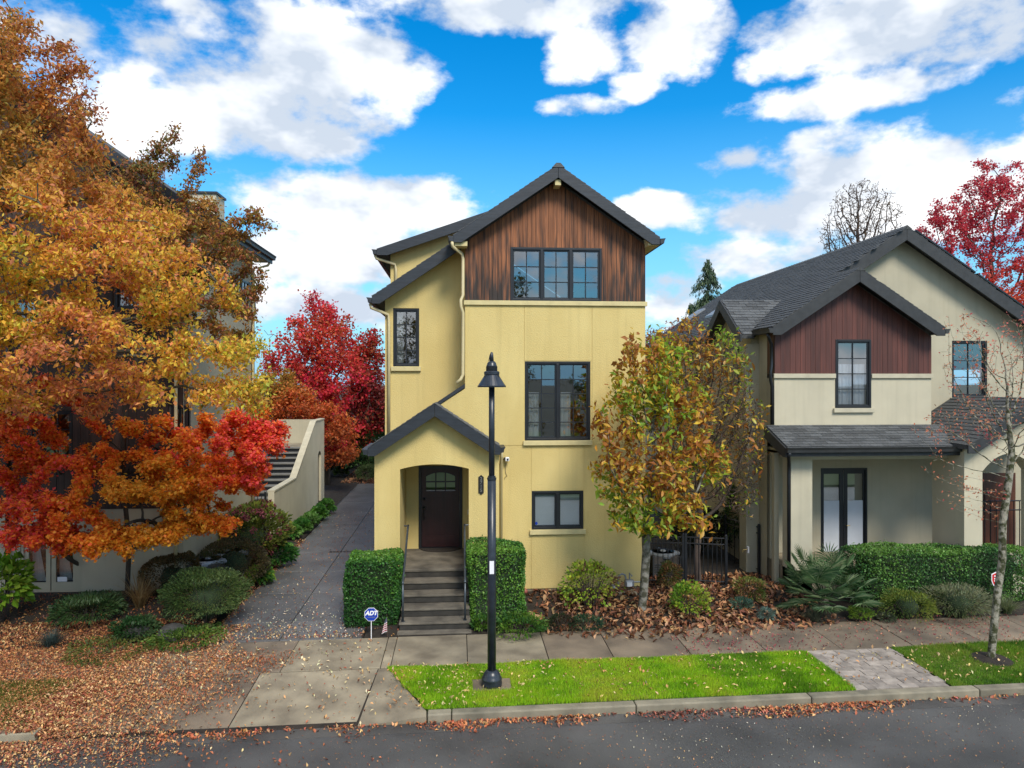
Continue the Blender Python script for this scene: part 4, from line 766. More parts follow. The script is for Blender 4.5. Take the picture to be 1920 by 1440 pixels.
spout(lh, [(ex_+.02,LYB+.1,LE-.1),(ex_-.05,LYB+.1,LE-.2),(LX+.06,LYB-.1,LE-.35),(LX+.06,LYB-.1,.3)], 'gutter_cream', .04); spout(lh, [(LX-.15,LYF-.06,LE-.3),(LX-.15,LYF-.06,.2)], 'gutter_cream', .04); spout(lh, [(G1[0]-.25,LYF-.06,LE-.3),(G1[0]-.25,LYF-.06,.2)], 'metal_black', .045)
ch = rect(345, 365, 412, 440, 20.0)
ch_ = MB().box(ch[0],ch[1],19.7,20.4,8.4,ch[3]-.06).build('chimney', 'stucco_cream', lh); MB().box(ch[0]-.04,ch[1]+.04,19.66,20.44,ch[3]-.06,ch[3]).build('chimney_cap', 'dark_trim', lh)
wl_ = at(178, 965, LYF); wlo = thing('wall_lantern', 'black wall lantern on the stucco behind the maple', 'lantern', (wl_.x, LYF-.12, wl_.z)); MB().lathe([(.03,wl_.z-.15),(.08,wl_.z-.13),(.08,wl_.z+.08),(.11,wl_.z+.09),(.02,wl_.z+.17)], (wl_.x, LYF-.13), 6).build('cage', 'metal_black', wlo)
MB().box(wl_.x-.02,wl_.x+.02,LYF-.1,LYF-.001,wl_.z-.02,wl_.z+.05).build('bracket', 'metal_black', wlo)
# outside stair
stt = thing('outside_stair', 'beige stucco outside staircase with dark treads beside the driveway', 'staircase', (-6.6, 23.4, 0))
prof = [(23.4,0),(31.9,0),(31.9,3.5),(30.0,3.5),(26.4,1.62),(23.4,1.62)]
sx = -5.95
dxy = (30.9, 31.45)
mb = MB(); mb.prismx([(23.4,0),(30.5,0),(30.5,3.5),(30.0,3.5),(26.4,1.62),(23.4,1.62)], sx-.2, sx); mb.prismx([(31.2,0),(31.9,0),(31.9,3.5),(31.2,3.5)], sx-.2, sx); mb.prismx([(30.5,2.0),(30.62,2.15),(30.85,2.22),(31.08,2.15),(31.2,2.0),(31.2,3.5),(30.5,3.5)], sx-.2, sx); mb.build('parapet', 'stucco_cream', stt)
MB().prismx([(31.9,3.5),(30.0,3.5),(26.4,1.62),(23.4,1.62),(23.4,1.67),(26.39,1.67),(29.98,3.55),(31.9,3.55)], sx-.22, sx+.02).build('coping', 'trim_cream', stt)
MB().box(-7.9, sx-.2, 31.7, 31.9, 0, 3.5).build('back_parapet', 'stucco_beige', stt); MB().box(-7.9,-7.7,23.6,31.7,0,1.0).build('low_wall', 'stucco_beige', stt)
for k in range(11): s_ = MB(); s_.box(-7.7, sx-.21, 26.03+k*.36, 26.0+k*.36+.40, .0 if k == 0 else .6+.17*k-.06, .6+.17*(k+1)-.045); s_.cur = 1; s_.box(-7.69, sx-.215, 25.99+k*.36, 26.0+k*.36+.39, .6+.17*(k+1)-.044, .6+.17*(k+1)); s_.build('step', ['metal_black', 'stair_tread'], stt)
MB().box(-7.7, sx-.21, 29.96, 31.69, 2.3, 2.48).build('landing', 'concrete', stt); MB().box(sx-.16,sx-.1,30.5,31.2,0,2.1).build('low_door', 'metal_black', stt)
MB().tube([(-7.55,26.2,1.6),(-7.55,30,3.45),(-7.55,31.6,3.45)], .022, 8).build('rail', 'rail_grey', stt)
for k in range(5): y = 26.4+k*.9; MB().tube([(-7.55,y,.75+(y-26)*.47),(-7.55,y,1.6+(y-26.2)*.487)], .014, 6).build('baluster', 'rail_grey', stt)
# ================================================================== STREET FURNITURE
lp = ground_px(922, 1285); lx, ly = lp.x, lp.y
lamp = thing('street_lamp', 'tall black street lamp with cone shade standing in the grass strip', 'street lamp', (lx, ly, 0))
zz_ = lambda py: at(922, py, ly).z
sheet(MB(), lx-.33, lx+.33, ly-SK*lx-.24, ly-SK*lx+.26, -.3, .006).build('footing', 'concrete_wet', lamp, bevel=.01)
MB().lathe([(.175,.006),(.178,.05),(.17,.10),(.175,.11),(.172,.14),(.15,.16),(.148,.19),(.105,.25),(.078,.27)], (lx,ly), 24).build('base', 'lamp_paint', lamp, smooth=True)
zc1 = zz_(897); MB().lathe([(.073,.25),(.073,zc1)], (lx,ly), 20).build('lower_pole', 'lamp_paint', lamp, smooth=True); MB().lathe([(.080,zc1-.02),(.080,zc1+.015),(.066,zc1+.018),(.066,zc1+.045),(.05,zc1+.05)], (lx,ly), 20).build('collar', 'lamp_paint', lamp)
zs = zz_(726); MB().lathe([(.050,zc1),(.050,zs+.1)], (lx,ly), 16).build('upper_pole', 'lamp_paint', lamp, smooth=True)
zs2 = zz_(702)
MB().lathe([(.232,zs+.002),(.242,zs),(.245,zs+.025),(.235,zs+.03),(.115,zs2),(.10,zs2),(.22,zs+.02)], (lx,ly), 32).build('shade', 'lamp_paint', lamp)
zt3 = zz_(660); z_ = lambda f: zs2+(zt3-zs2)*f
MB().lathe([(.125,z_(-.02)),(.132,z_(0)),(.132,z_(.11)),(.12,z_(.14)),(.10,z_(.15))], (lx,ly), 24).build('ring', 'lamp_paint', lamp)
rb = MB(); rb.lathe([(.088,z_(.13)),(.088,z_(.36))], (lx,ly), 20)
for k in range(22): a = 2*math.pi*k/22; rb.tube([(lx+.09*math.cos(a),ly+.09*math.sin(a),z_(.14)),(lx+.09*math.cos(a),ly+.09*math.sin(a),z_(.35))], .007, 4)
rb.build('ribbed_housing', 'metal_black', lamp)
MB().lathe([(.092,z_(.34)),(.094,z_(.37)),(.083,z_(.42)),(.076,z_(.50)),(.055,z_(.57)),(.03,z_(.60))], (lx,ly), 24).build('dome', 'lamp_paint', lamp, smooth=True)
MB().lathe([(.036,z_(.58)),(.03,z_(.8)),(.022,z_(.97)),(.008,z_(1.0))], (lx,ly), 12).build('finial', 'lamp_paint', lamp, smooth=True); MB().tube([(lx-.01,ly,z_(.96)),(lx-.03,ly,z_(.85)),(lx-.05,ly,z_(.6))], .010, 6).build('hook', 'metal_black', lamp)
for a in (R(35), R(145), R(215), R(325)): MB().tube([(lx+.125*math.cos(a),ly+.125*math.sin(a),z_(.08)),(lx+.125*math.cos(a),ly+.125*math.sin(a),z_(-.12)),(lx+.15*math.cos(a),ly+.15*math.sin(a),z_(-.26))], [.02,.024,.008], 8).build('bracket', 'metal_black', lamp)
zq = zz_(1062); MB().box(lx-.04,lx+.035,ly-.077,ly-.068,zq-.11,zq+.11).build('label_plate', 'sign_white', lamp)
# alarm company yard sign
sp_ = ground_px(696, 1198); X, Y = sp_.x, sp_.y
sg = thing('yard_sign', 'blue octagonal ADT yard sign on a thin white stake before the hedge', 'yard sign', (X, Y, 0)); zc = at(696, 1152, Y).z; rr = .145
MB().tube([(X,Y+.008,-.05),(X,Y+.008,zc-.02)], .009, 8).build('stake', 'sign_white', sg)
oc = lambda r: [(X+r*math.cos(R(22.5+45*k)), zc+r*math.sin(R(22.5+45*k))) for k in range(8)]
MB().prism(oc(rr), Y-.004, Y+.002).build('border', 'sign_white', sg); MB().prism(oc(rr*.93), Y-.007, Y-.0045).build('panel', 'sign_blue', sg)
text('lettering', 'ADT', 'sign_white', sg, (X, Y-.009, zc+.025), .115, shear=.25, bold=.006); MB().box(X-.075,X+.08,Y-.0085,Y-.0072,zc-.058,zc-.050).build('fine_print', 'numeral', sg)
# little flag
fp = ground_px(727, 1195); X, Y = fp.x, fp.y; fl = thing('small_flag', 'little faded american flag on a stick beside the front steps', 'flag', (X, Y, 0))
zt4 = at(724, 1152, Y).z; MB().tube([(X,Y,-.03),(X-.02,Y,zt4)], .006, 6).build('stick', 'fence_wood', fl)
fb = MB(); n = 13; h0, h1 = zt4-.05, zt4-.34
for k in range(n):
    t0, t1 = k/n, (k+1)/n; fb.cur = 2 if k < 4 else (0 if k%2 else 1)
    for j in range(4):
        def P(t, u): wd = .03+.085*t; return (X-.018+.012*t-wd*u, Y-.012-.02*math.sin(u*5+t*2), h0+(h1-h0)*t-.05*u)
        fb.add([P(t0,j/4),P(t0,(j+1)/4),P(t1,(j+1)/4),P(t1,j/4)], [(0,1,2,3)])
fb.build('cloth', ['flag_red','flag_white','flag_blue'], fl)
# red shield sign by the right hedge
rp_ = ground_px(1869, 1143); X, Y = rp_.x, rp_.y; zc = at(1869, 1086, Y).z; rs = thing('shield_sign', 'small red and white shield shaped sign half hidden by the young tree', 'yard sign', (X, Y, rp_.z))
shp = lambda k: [(X-.13*k,zc+.12*k),(X-.02*k,zc+.17*k),(X+.13*k,zc+.12*k),(X+.13*k,zc-.03*k),(X+.06*k,zc-.15*k),(X-.02*k,zc-.2*k),(X-.09*k,zc-.13*k),(X-.13*k,zc-.03*k)]
MB().tube([(X,Y+.008,-.05),(X,Y+.008,zc)], .009, 8).build('stake', 'sign_white', rs); MB().prism(shp(1), Y-.004, Y+.002).build('border', 'sign_white', rs); MB().prism(shp(.86), Y-.007, Y-.0045).build('panel', 'sign_red', rs)
mbp = MB(); [mbp.box(X-.07,X+.07,Y-.009,Y-.0072,zc+d,zc+d+.028) for d in (.06,.0,-.05)]; mbp.build('print', 'sign_white', rs)
# gas meter
gm = at(1165, 1095, YB-.25); X, Y, z0 = gm.x, YB-.25, .1; g_ = thing('gas_meter', 'grey gas meter with curved pipe against the yellow wall', 'gas meter', (X, Y, z0))
MB().box(X-.30,X+.34,Y-.18,Y+.14,z0-.1,z0+.07).build('pad', 'concrete', g_)
MB().tube([(X-.08,Y,z0),(X-.08,Y,z0+.36),(X-.05,Y,z0+.45),(X+.02,Y,z0+.48),(X+.09,Y,z0+.45),(X+.11,Y,z0+.36),(X+.12,Y,z0+.3)], .022, 8).build('pipe', 'meter_grey', g_, smooth=True); MB().box(X+.08,X+.30,Y-.08,Y+.08,z0+.18,z0+.34).build('meter_body', 'meter_grey', g_, bevel=.03); MB().box(X+.12,X+.24,Y-.1,Y-.081,z0+.2,z0+.3).build('meter_face', 'white_plastic', g_)
MB().lathe([(.03,z0+.07),(.09,z0+.14),(.09,z0+.18),(.03,z0+.24)], (X-.18,Y), 14).build('regulator', 'meter_grey', g_, smooth=True); MB().tube([(X+.2,Y,z0+.33),(X+.2,Y,z0+.5),(X+.26,Y,z0+.42)], .02, 8).build('vent', 'meter_grey', g_); MB().tube([(X+.28,Y,z0+.28),(X+.6,Y,z0+.28)], .018, 8).build('outlet', 'meter_grey', g_)
# air conditioners
def acunit(X, Y, z, w, h, label):
    a = thing('air_conditioner', label, 'air conditioner', (X, Y, z), 'outdoor air conditioners'); MB().box(X-w/2+.02,X+w/2-.02,Y-w/2+.02,Y+w/2-.02,z,z+h-.05).build('core', 'interior', a)
    for k in range(int((h-.15)/.06)): zz = z+.05+k*.06; MB().box(X-w/2,X+w/2,Y-w/2,Y+w/2,zz,zz+.032).build('louvre', 'ac_grey', a)
    for sx_ in (-1,1):
        for sy in (-1,1): MB().box(X+sx_*w/2-.025,X+sx_*w/2+.025,Y+sy*w/2-.025,Y+sy*w/2+.025,z,z+h-.04).build('corner_post', 'ac_grey', a)
    MB().lathe([(w*.62,z+h-.08),(w*.64,z+h-.03),(w*.58,z+h+.02),(w*.44,z+h+.03),(w*.42,z+h-.02)], (X,Y), 4).build('lid', 'ac_top', a)
    a.children[-1].data.transform(Matrix.Translation((X,Y,0)) @ Matrix.Rotation(R(45),4,'Z') @ Matrix.Translation((-X,-Y,0)))
    gr = MB(); [gr.lathe([(r_,z+h+.03),(r_+.012,z+h+.035),(r_+.012,z+h+.03)], (X,Y), 24) for r_ in (.06,.14,.22,w*.40)]; gr.build('fan_grille', 'metal_black', a); MB().lathe([(w*.41,z+h+.012),(w*.41,z+h+.018)], (X,Y), 24).build('fan_well', 'interior', a); MB().lathe([(.09,z+h+.02),(.06,z+h+.06)], (X,Y), 12).build('fan_hub', 'ac_top', a)
    return a
p = at(1243, 1035, 18.3); acr = acunit(p.x, 18.3, .1, .72, p.z-.1, 'dark louvred air conditioner beside the yellow house behind the iron fence'); MB().box(p.x-.1,p.x+.12,17.93,17.939,p.z-.33,p.z-.26).build('warning_label', 'pipe_red', acr)
acunit(-6.02, 18.95, .1, .85, at(385,1035,18.95).z-.1, 'grey air conditioner with round fan grille behind the clipped shrubs'); acunit(-6.1, 17.8, .1, .7, at(360,1050,17.8).z-.1, 'lower air conditioner half hidden behind the brown round shrub')
# iron fences
def fence(name, label, A, B, h, n, post_ends=True, gate=False, rails=(.08,.86,.99), group='black iron fences'):
    A, B = Vector(A), Vector(B); f = thing(name, label, 'gate' if gate else 'fence', A, group); d = (B-A)
    for t in ((0,1) if post_ends else ()): P = A+d*t; MB().box(P.x-.03,P.x+.03,P.y-.03,P.y+.03,P.z-.05,P.z+h+.06).build('post', 'metal_black', f); MB().lathe([(.035,P.z+h+.06),(.02,P.z+h+.09)], (P.x,P.y), 8).build('post_cap', 'metal_black', f)
    for rz in rails: MB().tube([A+Vector((0,0,h*rz)), B+Vector((0,0,h*rz))], .017, 4).build('rail', 'metal_black', f)
    me = None
    for k in range(1, n):
        P = A+d*(k/n)
        if me is None: me = MB().box(-.0085,.0085,-.0085,.0085,.02,h*.99).mesh('picket')
        mkobj('picket', me, 'metal_black', f, P)
fz = gz(5.2, 17.4); fa = at(1222, 1100, 17.45); fb_ = at(1280, 1100, 17.45); fc = at(1357, 1100, 17.3)
fence('iron_fence', 'black iron fence panel in front of the air conditioner', (fa.x-.1,17.45,fz), (fb_.x,17.42,fz), 1.18, 7); fence('iron_gate', 'black iron gate standing ajar between the two houses', (fb_.x+.06,17.4,fz), (fc.x,17.15,fz), 1.18, 9, gate=True)
fd_ = at(1378, 1080, 18.9); fe = at(1423, 1080, 18.2); fence('iron_fence', 'short black iron fence against the beige house wall', (fd_.x,19.6,fz), (fe.x,18.2,fz), 1.22, 7)
fence('iron_gate', 'black iron side gate at the foot of the outside stair', (-7.3,23.3,.03), (-6.2,23.3,.03), 1.55, 9, gate=True)
fence('iron_fence', 'black iron fence section at the far right beyond the entry porch', (13.2,18.0,.1), (15.5,18.0,.1), 1.9, 14)
# drain grate in the driveway
dg_ = thing('drain_grate', 'metal drain grate set across the driveway', 'drain grate', (-3.3, 21.9, 0)); MB().box(-3.95,-2.7,21.84,21.98,-.02,.004).build('frame', 'interior', dg_)
for k in range(12): MB().box(-3.92+k*.103,-3.86+k*.103,21.85,21.97,.004,.012).build('bar', 'metal_black', dg_)
# wooden back fence
bf = thing('board_fence', 'dark wooden board fence at the end of the driveway', 'fence', (-3, 42, 0))
me = MB().box(-.095,.095,-.012,.012,0,1.7).mesh('board')
for k in range(60): mkobj('board', me, 'fence_wood', bf, (-9+k*.2, 42+rng.uniform(-.01,.01), 0))
for z in (.4, 1.3): MB().box(-9.1,3.1,42.02,42.08,z,z+.09).build('rail', 'fence_wood', bf)
# ================================================================== VEGETATION
def npr(seed): return np.random.RandomState(seed)
def snoise(P, seed, freq):                 # smooth random field in -1..1
    r = npr(seed); out = np.zeros(len(P))
    for k in range(5): q = r.normal(size=3); q = q/np.linalg.norm(q)*freq*(.6+.8*r.rand()); out += np.sin(P@q+r.rand()*6.28)
    return np.clip(out/2.6, -1, 1)
def leafobj(name, P, size, cols, m='leaf', parent=None, aspect=.5, up=.6, droop=0.0, seed=1, fold=.12, dirs=None, kind='stuff', sizevar=.35):
    r = npr(seed); N_ = len(P); P = np.asarray(P, float)
    d = r.normal(size=(N_,3)) if dirs is None else dirs+r.normal(size=(N_,3))*.25
    d[:,2] -= droop; d /= np.linalg.norm(d, axis=1)[:,None]
    n = r.normal(size=(N_,3)); n[:,2] += up*2; n -= (n*d).sum(1)[:,None]*d; n /= np.linalg.norm(n, axis=1)[:,None]+1e-9
    s = np.cross(d, n); L_ = (size*(1-sizevar+2*sizevar*r.rand(N_)))[:,None]; wv = L_*aspect*.5*(.8+.4*r.rand(N_)[:,None])
    V = np.empty((N_,4,3)); V[:,0] = P-d*L_*.5; V[:,2] = P+d*L_*.5; mid = P-d*L_*.04+n*L_*fold
    V[:,1] = mid+s*wv; V[:,3] = mid-s*wv
    idx = np.arange(N_)[:,None]*4; F = np.concatenate([idx+[0,1,2], idx+[0,2,3]], 1).reshape(-1)
    me = bpy.data.meshes.new(name); me.vertices.add(N_*4); me.vertices.foreach_set('co', V.reshape(-1).astype(np.float32))
    me.loops.add(N_*6); me.loops.foreach_set('vertex_index', F.astype(np.int32)); me.polygons.add(N_*2); me.polygons.foreach_set('loop_start', np.arange(0, N_*6, 3, dtype=np.int32))
    at_ = me.color_attributes.new('Col', 'FLOAT_COLOR', 'POINT'); cc = np.ones((N_,4,4), np.float32); cc[:,:,:3] = np.asarray(cols)[:,None,:]; at_.data.foreach_set('color', cc.reshape(-1))
    me.update(); me.validate(); o = mkobj(name, me, m, parent)
    if kind: o['kind'] = kind
    return o
def pick(pal, n, seed, f=None, jit=.18, mixs=.16):
    # colours from a palette; f (0..1) slides along the palette so that clumps differ
    r = npr(seed); pal = np.array(pal); k = len(pal)
    t = (r.rand(n) if f is None else np.clip(f+r.normal(size=n)*mixs, 0, .9999))*k
    c = pal[np.minimum(t.astype(int), k-1)]*1.22*(1+jit*r.normal(size=(n,1)))
    return np.clip(c*(1+.06*r.normal(size=(n,3))), .002, .95)
def ell(px, py, Y, rx, ry, rd):            # crown lobe: seen position and size at distance Y
    c = at(px, py, Y); k = Y/FPX
    return (np.array(c), np.array([rx*k, rd, ry*k]))
def fill(lobes, n, seed, shell=.0):
    r = npr(seed); vol = np.array([np.prod(l[1])**.8 for l in lobes]); cnt = np.maximum((n*vol/vol.sum()).astype(int), 3); out = []
    for (c, rad), k in zip(lobes, cnt):
        d = r.normal(size=(k,3)); d /= np.linalg.norm(d, axis=1)[:,None]; u = r.rand(k)**(1/3.)
        u = shell+(1-shell)*u; out.append(c+d*u[:,None]*rad)
    return np.concatenate(out)
def grow(att, trunk, step=.25, kill=.35, maxit=90, seed=1, wob=.12, trop=(0,0,.05), limbs=()):
    r = npr(seed); nodes = []; par = []
    tp = [np.array(p, float) for p in trunk]
    for a, b in zip(tp[:-1], tp[1:]):
        k = max(1, int(np.linalg.norm(b-a)/step))
        for i in range(k): nodes.append(a+(b-a)*i/k); par.append(len(nodes)-2)
    nodes.append(tp[-1]); par.append(len(nodes)-2); par[0] = -1
    for lm in limbs:
        lm = [np.array(p, float) for p in lm]; prev = int(np.linalg.norm(np.array(nodes)-lm[0], axis=1).argmin())
        for a, b in zip(lm[:-1], lm[1:]):
            k = max(1, int(np.linalg.norm(b-a)/step))
            for i in range(1, k+1): nodes.append(a+(b-a)*i/k+r.normal(size=3)*step*.12); par.append(prev); prev = len(nodes)-1
    A = np.array(att); nd = np.array(nodes); D = np.linalg.norm(A[:,None]-nd[None], axis=2)
    if limbs: D[:,:len(nodes)//3] += .6
    elif len(tp) > 2: D[:,:int(len(nodes)*.45)] += .6     # prefer the upper part of the trunk
    near = D.argmin(1); dist = D.min(1); trop = np.array(trop)
    for it in range(maxit):
        alive = dist > kill
        if alive.sum() == 0: break
        A, near, dist = A[alive], near[alive], dist[alive]
        P = np.array(nodes); v = A-P[near]; v /= np.linalg.norm(v, axis=1)[:,None]+1e-9
        new = []; 
        for i in np.unique(near):
            q = v[near==i].mean(0); l = np.linalg.norm(q)
            if l < .08: q = v[near==i][0]; l = 1
            q = q/l+r.normal(size=3)*wob+trop; q /= np.linalg.norm(q); new.append(P[i]+q*step); par.append(i)
        base = len(nodes); nodes += new; nw = np.array(new)
        D = np.linalg.norm(A[:,None]-nw[None], axis=2); j = D.argmin(1); dm = D.min(1); bet = dm < dist-1e-4
        near = np.where(bet, base+j, near); stuck = ~bet; dist = np.where(bet, dm, dist)
        if bet.sum() == 0: break
        if it > 12: # drop attractors that make no progress
            keep = bet | (r.rand(len(A)) > .25); A, near, dist = A[keep], near[keep], dist[keep]
            if len(A) == 0: break
    return np.array(nodes), np.array(par)
def radii(nodes, par, r0, rb):
    n = len(nodes); tips = np.zeros(n); kids = np.bincount(par[par >= 0], minlength=n)
    for i in range(n-1, -1, -1):
        if kids[i] == 0: tips[i] = 1
        if par[i] >= 0: tips[par[i]] += tips[i]
    e = math.log(max(tips[0], 2))/math.log(rb/r0)
    return r0*tips**(1/e), tips
def wood(name, nodes, par, rad, m, parent, sides=6, minr=0, grp=None):
    k = np.where((par >= 0) & (rad >= minr))[0]; a, b = nodes[par[k]], nodes[k]; d = b-a; l = np.linalg.norm(d, axis=1)[:,None]+1e-9; d /= l
    # rings are shared along each main line so that bends close; side shoots start with a ring of their own
    N_ = len(nodes); din = np.zeros((N_,3)); din[k] = d; main = np.full(N_, -1); order = k[np.argsort(rad[k])]; main[par[order]] = order
    dn = din.copy(); hm = main >= 0; dn[hm] += din[main[hm]]; dn[par < 0] = din[np.maximum(main[par < 0], 0)]; dn /= np.linalg.norm(dn, axis=1)[:,None]+1e-9
    ref = np.array([.80,.53,.27])
    def fr(t): u = np.cross(t, ref); u /= np.linalg.norm(u, axis=1)[:,None]+1e-9; return u, np.cross(t, u)
    ism = main[par[k]] == k; ta = np.where(ism[:,None], dn[par[k]], d); ra = np.where(ism, rad[par[k]], np.minimum(rad[par[k]], rad[k]*1.3))[:,None]; V = []
    for P, rr, tt in ((a, ra, ta), (b, rad[k][:,None], dn[k])):
        u, w_ = fr(tt)
        for i in range(sides): t = 2*math.pi*i/sides; V.append(P+(u*math.cos(t)+w_*math.sin(t))*rr)
    V = np.stack(V, 1); n = len(k); me = bpy.data.meshes.new(name); me.vertices.add(n*2*sides); me.vertices.foreach_set('co', V.reshape(-1).astype(np.float32))
    q = np.array([[i, (i+1)%sides, sides+(i+1)%sides, sides+i] for i in range(sides)]).reshape(-1); F = (np.arange(n)[:,None]*2*sides+q[None]).reshape(-1)
    me.loops.add(len(F)); me.loops.foreach_set('vertex_index', F.astype(np.int32)); me.polygons.add(n*sides); me.polygons.foreach_set('loop_start', np.arange(0, n*sides*4, 4, dtype=np.int32)); me.polygons.foreach_set('use_smooth', np.ones(n*sides, bool))
    me.update(); me.validate(); return mkobj(name, me, m, parent)
def treebuild(name, label, base, trunk, lobes, natt, step, kill, rb, r0, bark, nleaf, lsize, colfn, group=None, seed=1, leafm='leaf', jit=.16, tipmax=4, sides=6, cat='tree', limbs=(), trop=(0,0,.05), thin=None, **lk):
    t = thing(name, label, cat, base, group); att = fill(lobes, natt, seed); nodes, par = grow(att, trunk, step, kill, seed=seed, limbs=limbs, trop=trop)
    rad, tips = radii(nodes, par, r0, rb); wood('trunk', nodes, par, rad, bark, t, sides)
    o = None
    if nleaf:
        r = npr(seed+5); c = np.where(tips <= tipmax)[0]; i = c[r.randint(0, len(c), nleaf)]; f = r.rand(nleaf)[:,None]
        P = nodes[i]*f+nodes[par[i]]*(1-f)+r.normal(size=(nleaf,3))*jit*np.array([1,1,.8]); P = P if thin is None else P[snoise(P, seed+31, thin[0])+.6*snoise(P, seed+33, thin[0]*2.7) > thin[1]]; o = leafobj('crown', P, lsize, colfn(P), leafm, t, seed=seed+9, **lk)
    return t, nodes, par, rad, tips
V3 = lambda *a: np.array(a, float)
# ---- big yellow-orange street tree whose trunk stands just outside the left edge
YEL, ORA, PINK, RUS, OLV = (.68,.40,.05), (.60,.24,.03), (.54,.20,.09), (.36,.14,.035), (.34,.27,.035)
def col_big(P):
    pz_ = CAMH+0*P[:,2]; h = P[:,2]; f = snoise(P, 3, 1.9); g_ = snoise(P, 4, .9); n = len(P)
    lo = pick([PINK,(.66,.28,.10),(.68,.34,.06),(.70,.40,.05),(.72,.48,.06),(.64,.48,.06),(.40,.40,.05)], n, 8, np.clip((f*.8+.9)/2+.16*(P[:,0]+5.9), 0, 1), mixs=.27); hi = pick([(.36,.12,.06),(.44,.17,.05),(.52,.22,.05),(.56,.28,.06),(.38,.25,.05)], n, 9, (f+1)/2, mixs=.27)
    t = np.clip((h+.35*g_-7.6)/1.5, 0, 1)[:,None]; return lo*(1-t)+hi*t
b0 = at(-150, 1300, 13.0); b0.z = 0
lob = [ell(20,190,13.2,150,170,2.0), ell(110,300,13.0,120,110,1.4), ell(60,100,13.5,80,90,1.0), ell(-160,250,12.5,200,260,2.5), ell(60,420,12.4,220,110,2.0), ell(190,500,12.2,170,90,1.5), ell(330,560,12.2,110,70,1.2), ell(400,630,12.3,100,80,1.1), ell(130,640,12.0,230,110,1.8), ell(440,700,12.5,70,60,.9), ell(330,730,12.2,120,45,.9), ell(280,660,12.2,170,70,1.2), ell(-150,600,12.5,180,200,2.2), ell(200,400,13.0,130,70,1.0), ell(480,760,13.0,40,35,.6), ell(60,740,12.2,120,50,1.0), ell(210,760,12.3,80,30,.7), ell(40,560,12.0,130,90,1.4), ell(300,470,12.6,90,60,.9)]
treebuild('autumn_tree', 'large yellow and orange leaved tree leaning in from the left edge', b0, [b0, (b0.x+.1,13.0,2.0), (b0.x+.2,12.9,3.4), (b0.x+.5,12.8,4.6), (b0.x+.6,13.0,6.2), (b0.x+.8,13.1,8.0)], lob, 2000, .25, .32, .26, .009, 'bark_moss', 135000, .078, col_big, seed=2, jit=.115, sizevar=.5, thin=(2.4, -.62), aspect=.5, up=.5, droop=.5)
# ---- russet tree behind it with upright shoots
lob = [ell(330,450,15.9,120,80,1.1), ell(300,330,15.9,40,80,.5), ell(330,280,15.9,16,60,.25), ell(385,330,15.9,20,100,.28), ell(385,420,15.9,60,60,.7), ell(440,440,15.9,60,40,.6), ell(480,395,15.9,40,16,.3), ell(500,410,15.9,30,9,.25), ell(420,530,16,80,70,.9), ell(250,400,15.9,90,90,1.0), ell(200,330,16,70,60,.7), ell(350,560,16,90,80,.9)]
b0 = at(238, 1100, 16.7); b0.z = .28
treebuild('russet_tree', 'russet brown tree with thin upright shoots in front of the chimney', b0, [b0,(b0.x+.05,16.7,1.5),(b0.x-.05,16.6,3.0),(b0.x+.2,16.2,5.0)], lob+[ell(300,500,15.9,110,60,.9), ell(430,600,16,60,60,.7), ell(230,450,16,80,60,.8)], 1100, .22, .27, .055, .006, 'bark', 27000, .085, lambda P: pick([(.16,.15,.04),(.28,.13,.05),(.38,.16,.04),(.28,.09,.06),(.24,.19,.04),(.42,.22,.05)], len(P), 3, (snoise(P,7,2)+1)/2, mixs=.3), seed=4, jit=.08, tipmax=3, droop=.6)
# ---- orange japanese maple in layered pads
lob = [ell(280,925,15.2,85,22,.7), ell(200,905,15.3,60,16,.5), ell(80,955,15.0,95,26,.8), ell(160,1000,15.0,110,24,.7), ell(300,1008,15.0,50,22,.5), ell(110,1020,15.1,80,16,.5), ell(430,830,16.0,110,60,1.2), ell(465,800,16.2,60,45,1.0), ell(400,900,15.9,110,35,1.0), ell(330,860,16,90,32,.9), ell(440,870,16,80,45,1.0), ell(200,1025,15,100,18,.6), ell(150,850,16,70,30,.7), ell(310,810,16.2,80,36,.8), ell(70,740,16.2,90,36,.8), ell(70,1000,14.9,80,24,.7), ell(400,985,15.7,60,22,.6), ell(50,800,15.9,90,40,.9), ell(40,880,15.6,90,22,.7), ell(110,870,15.8,60,20,.6), ell(240,800,16.2,60,24,.6), ell(370,960,15.8,70,30,.7), ell(250,860,16,60,20,.5), ell(355,990,15.6,50,16,.5)]
lob += [l for l in lob if l[0][2] < at(100,890,15.2).z]*2
b0 = ground_px(197, 1122); bz = b0.z
def col_map(P):
    f = snoise(P, 13, 1.5); u = P[:,0]; n = len(P); g_ = snoise(P, 15, 3.0)
    base = pick([(.56,.28,.03),(.74,.33,.03),(.78,.28,.03),(.76,.20,.03),(.74,.14,.035),(.74,.09,.08)], n, 6, np.clip(.46+.34*f+.14*g_+.05*(u+7.5)/2.5, 0, 1)); return base
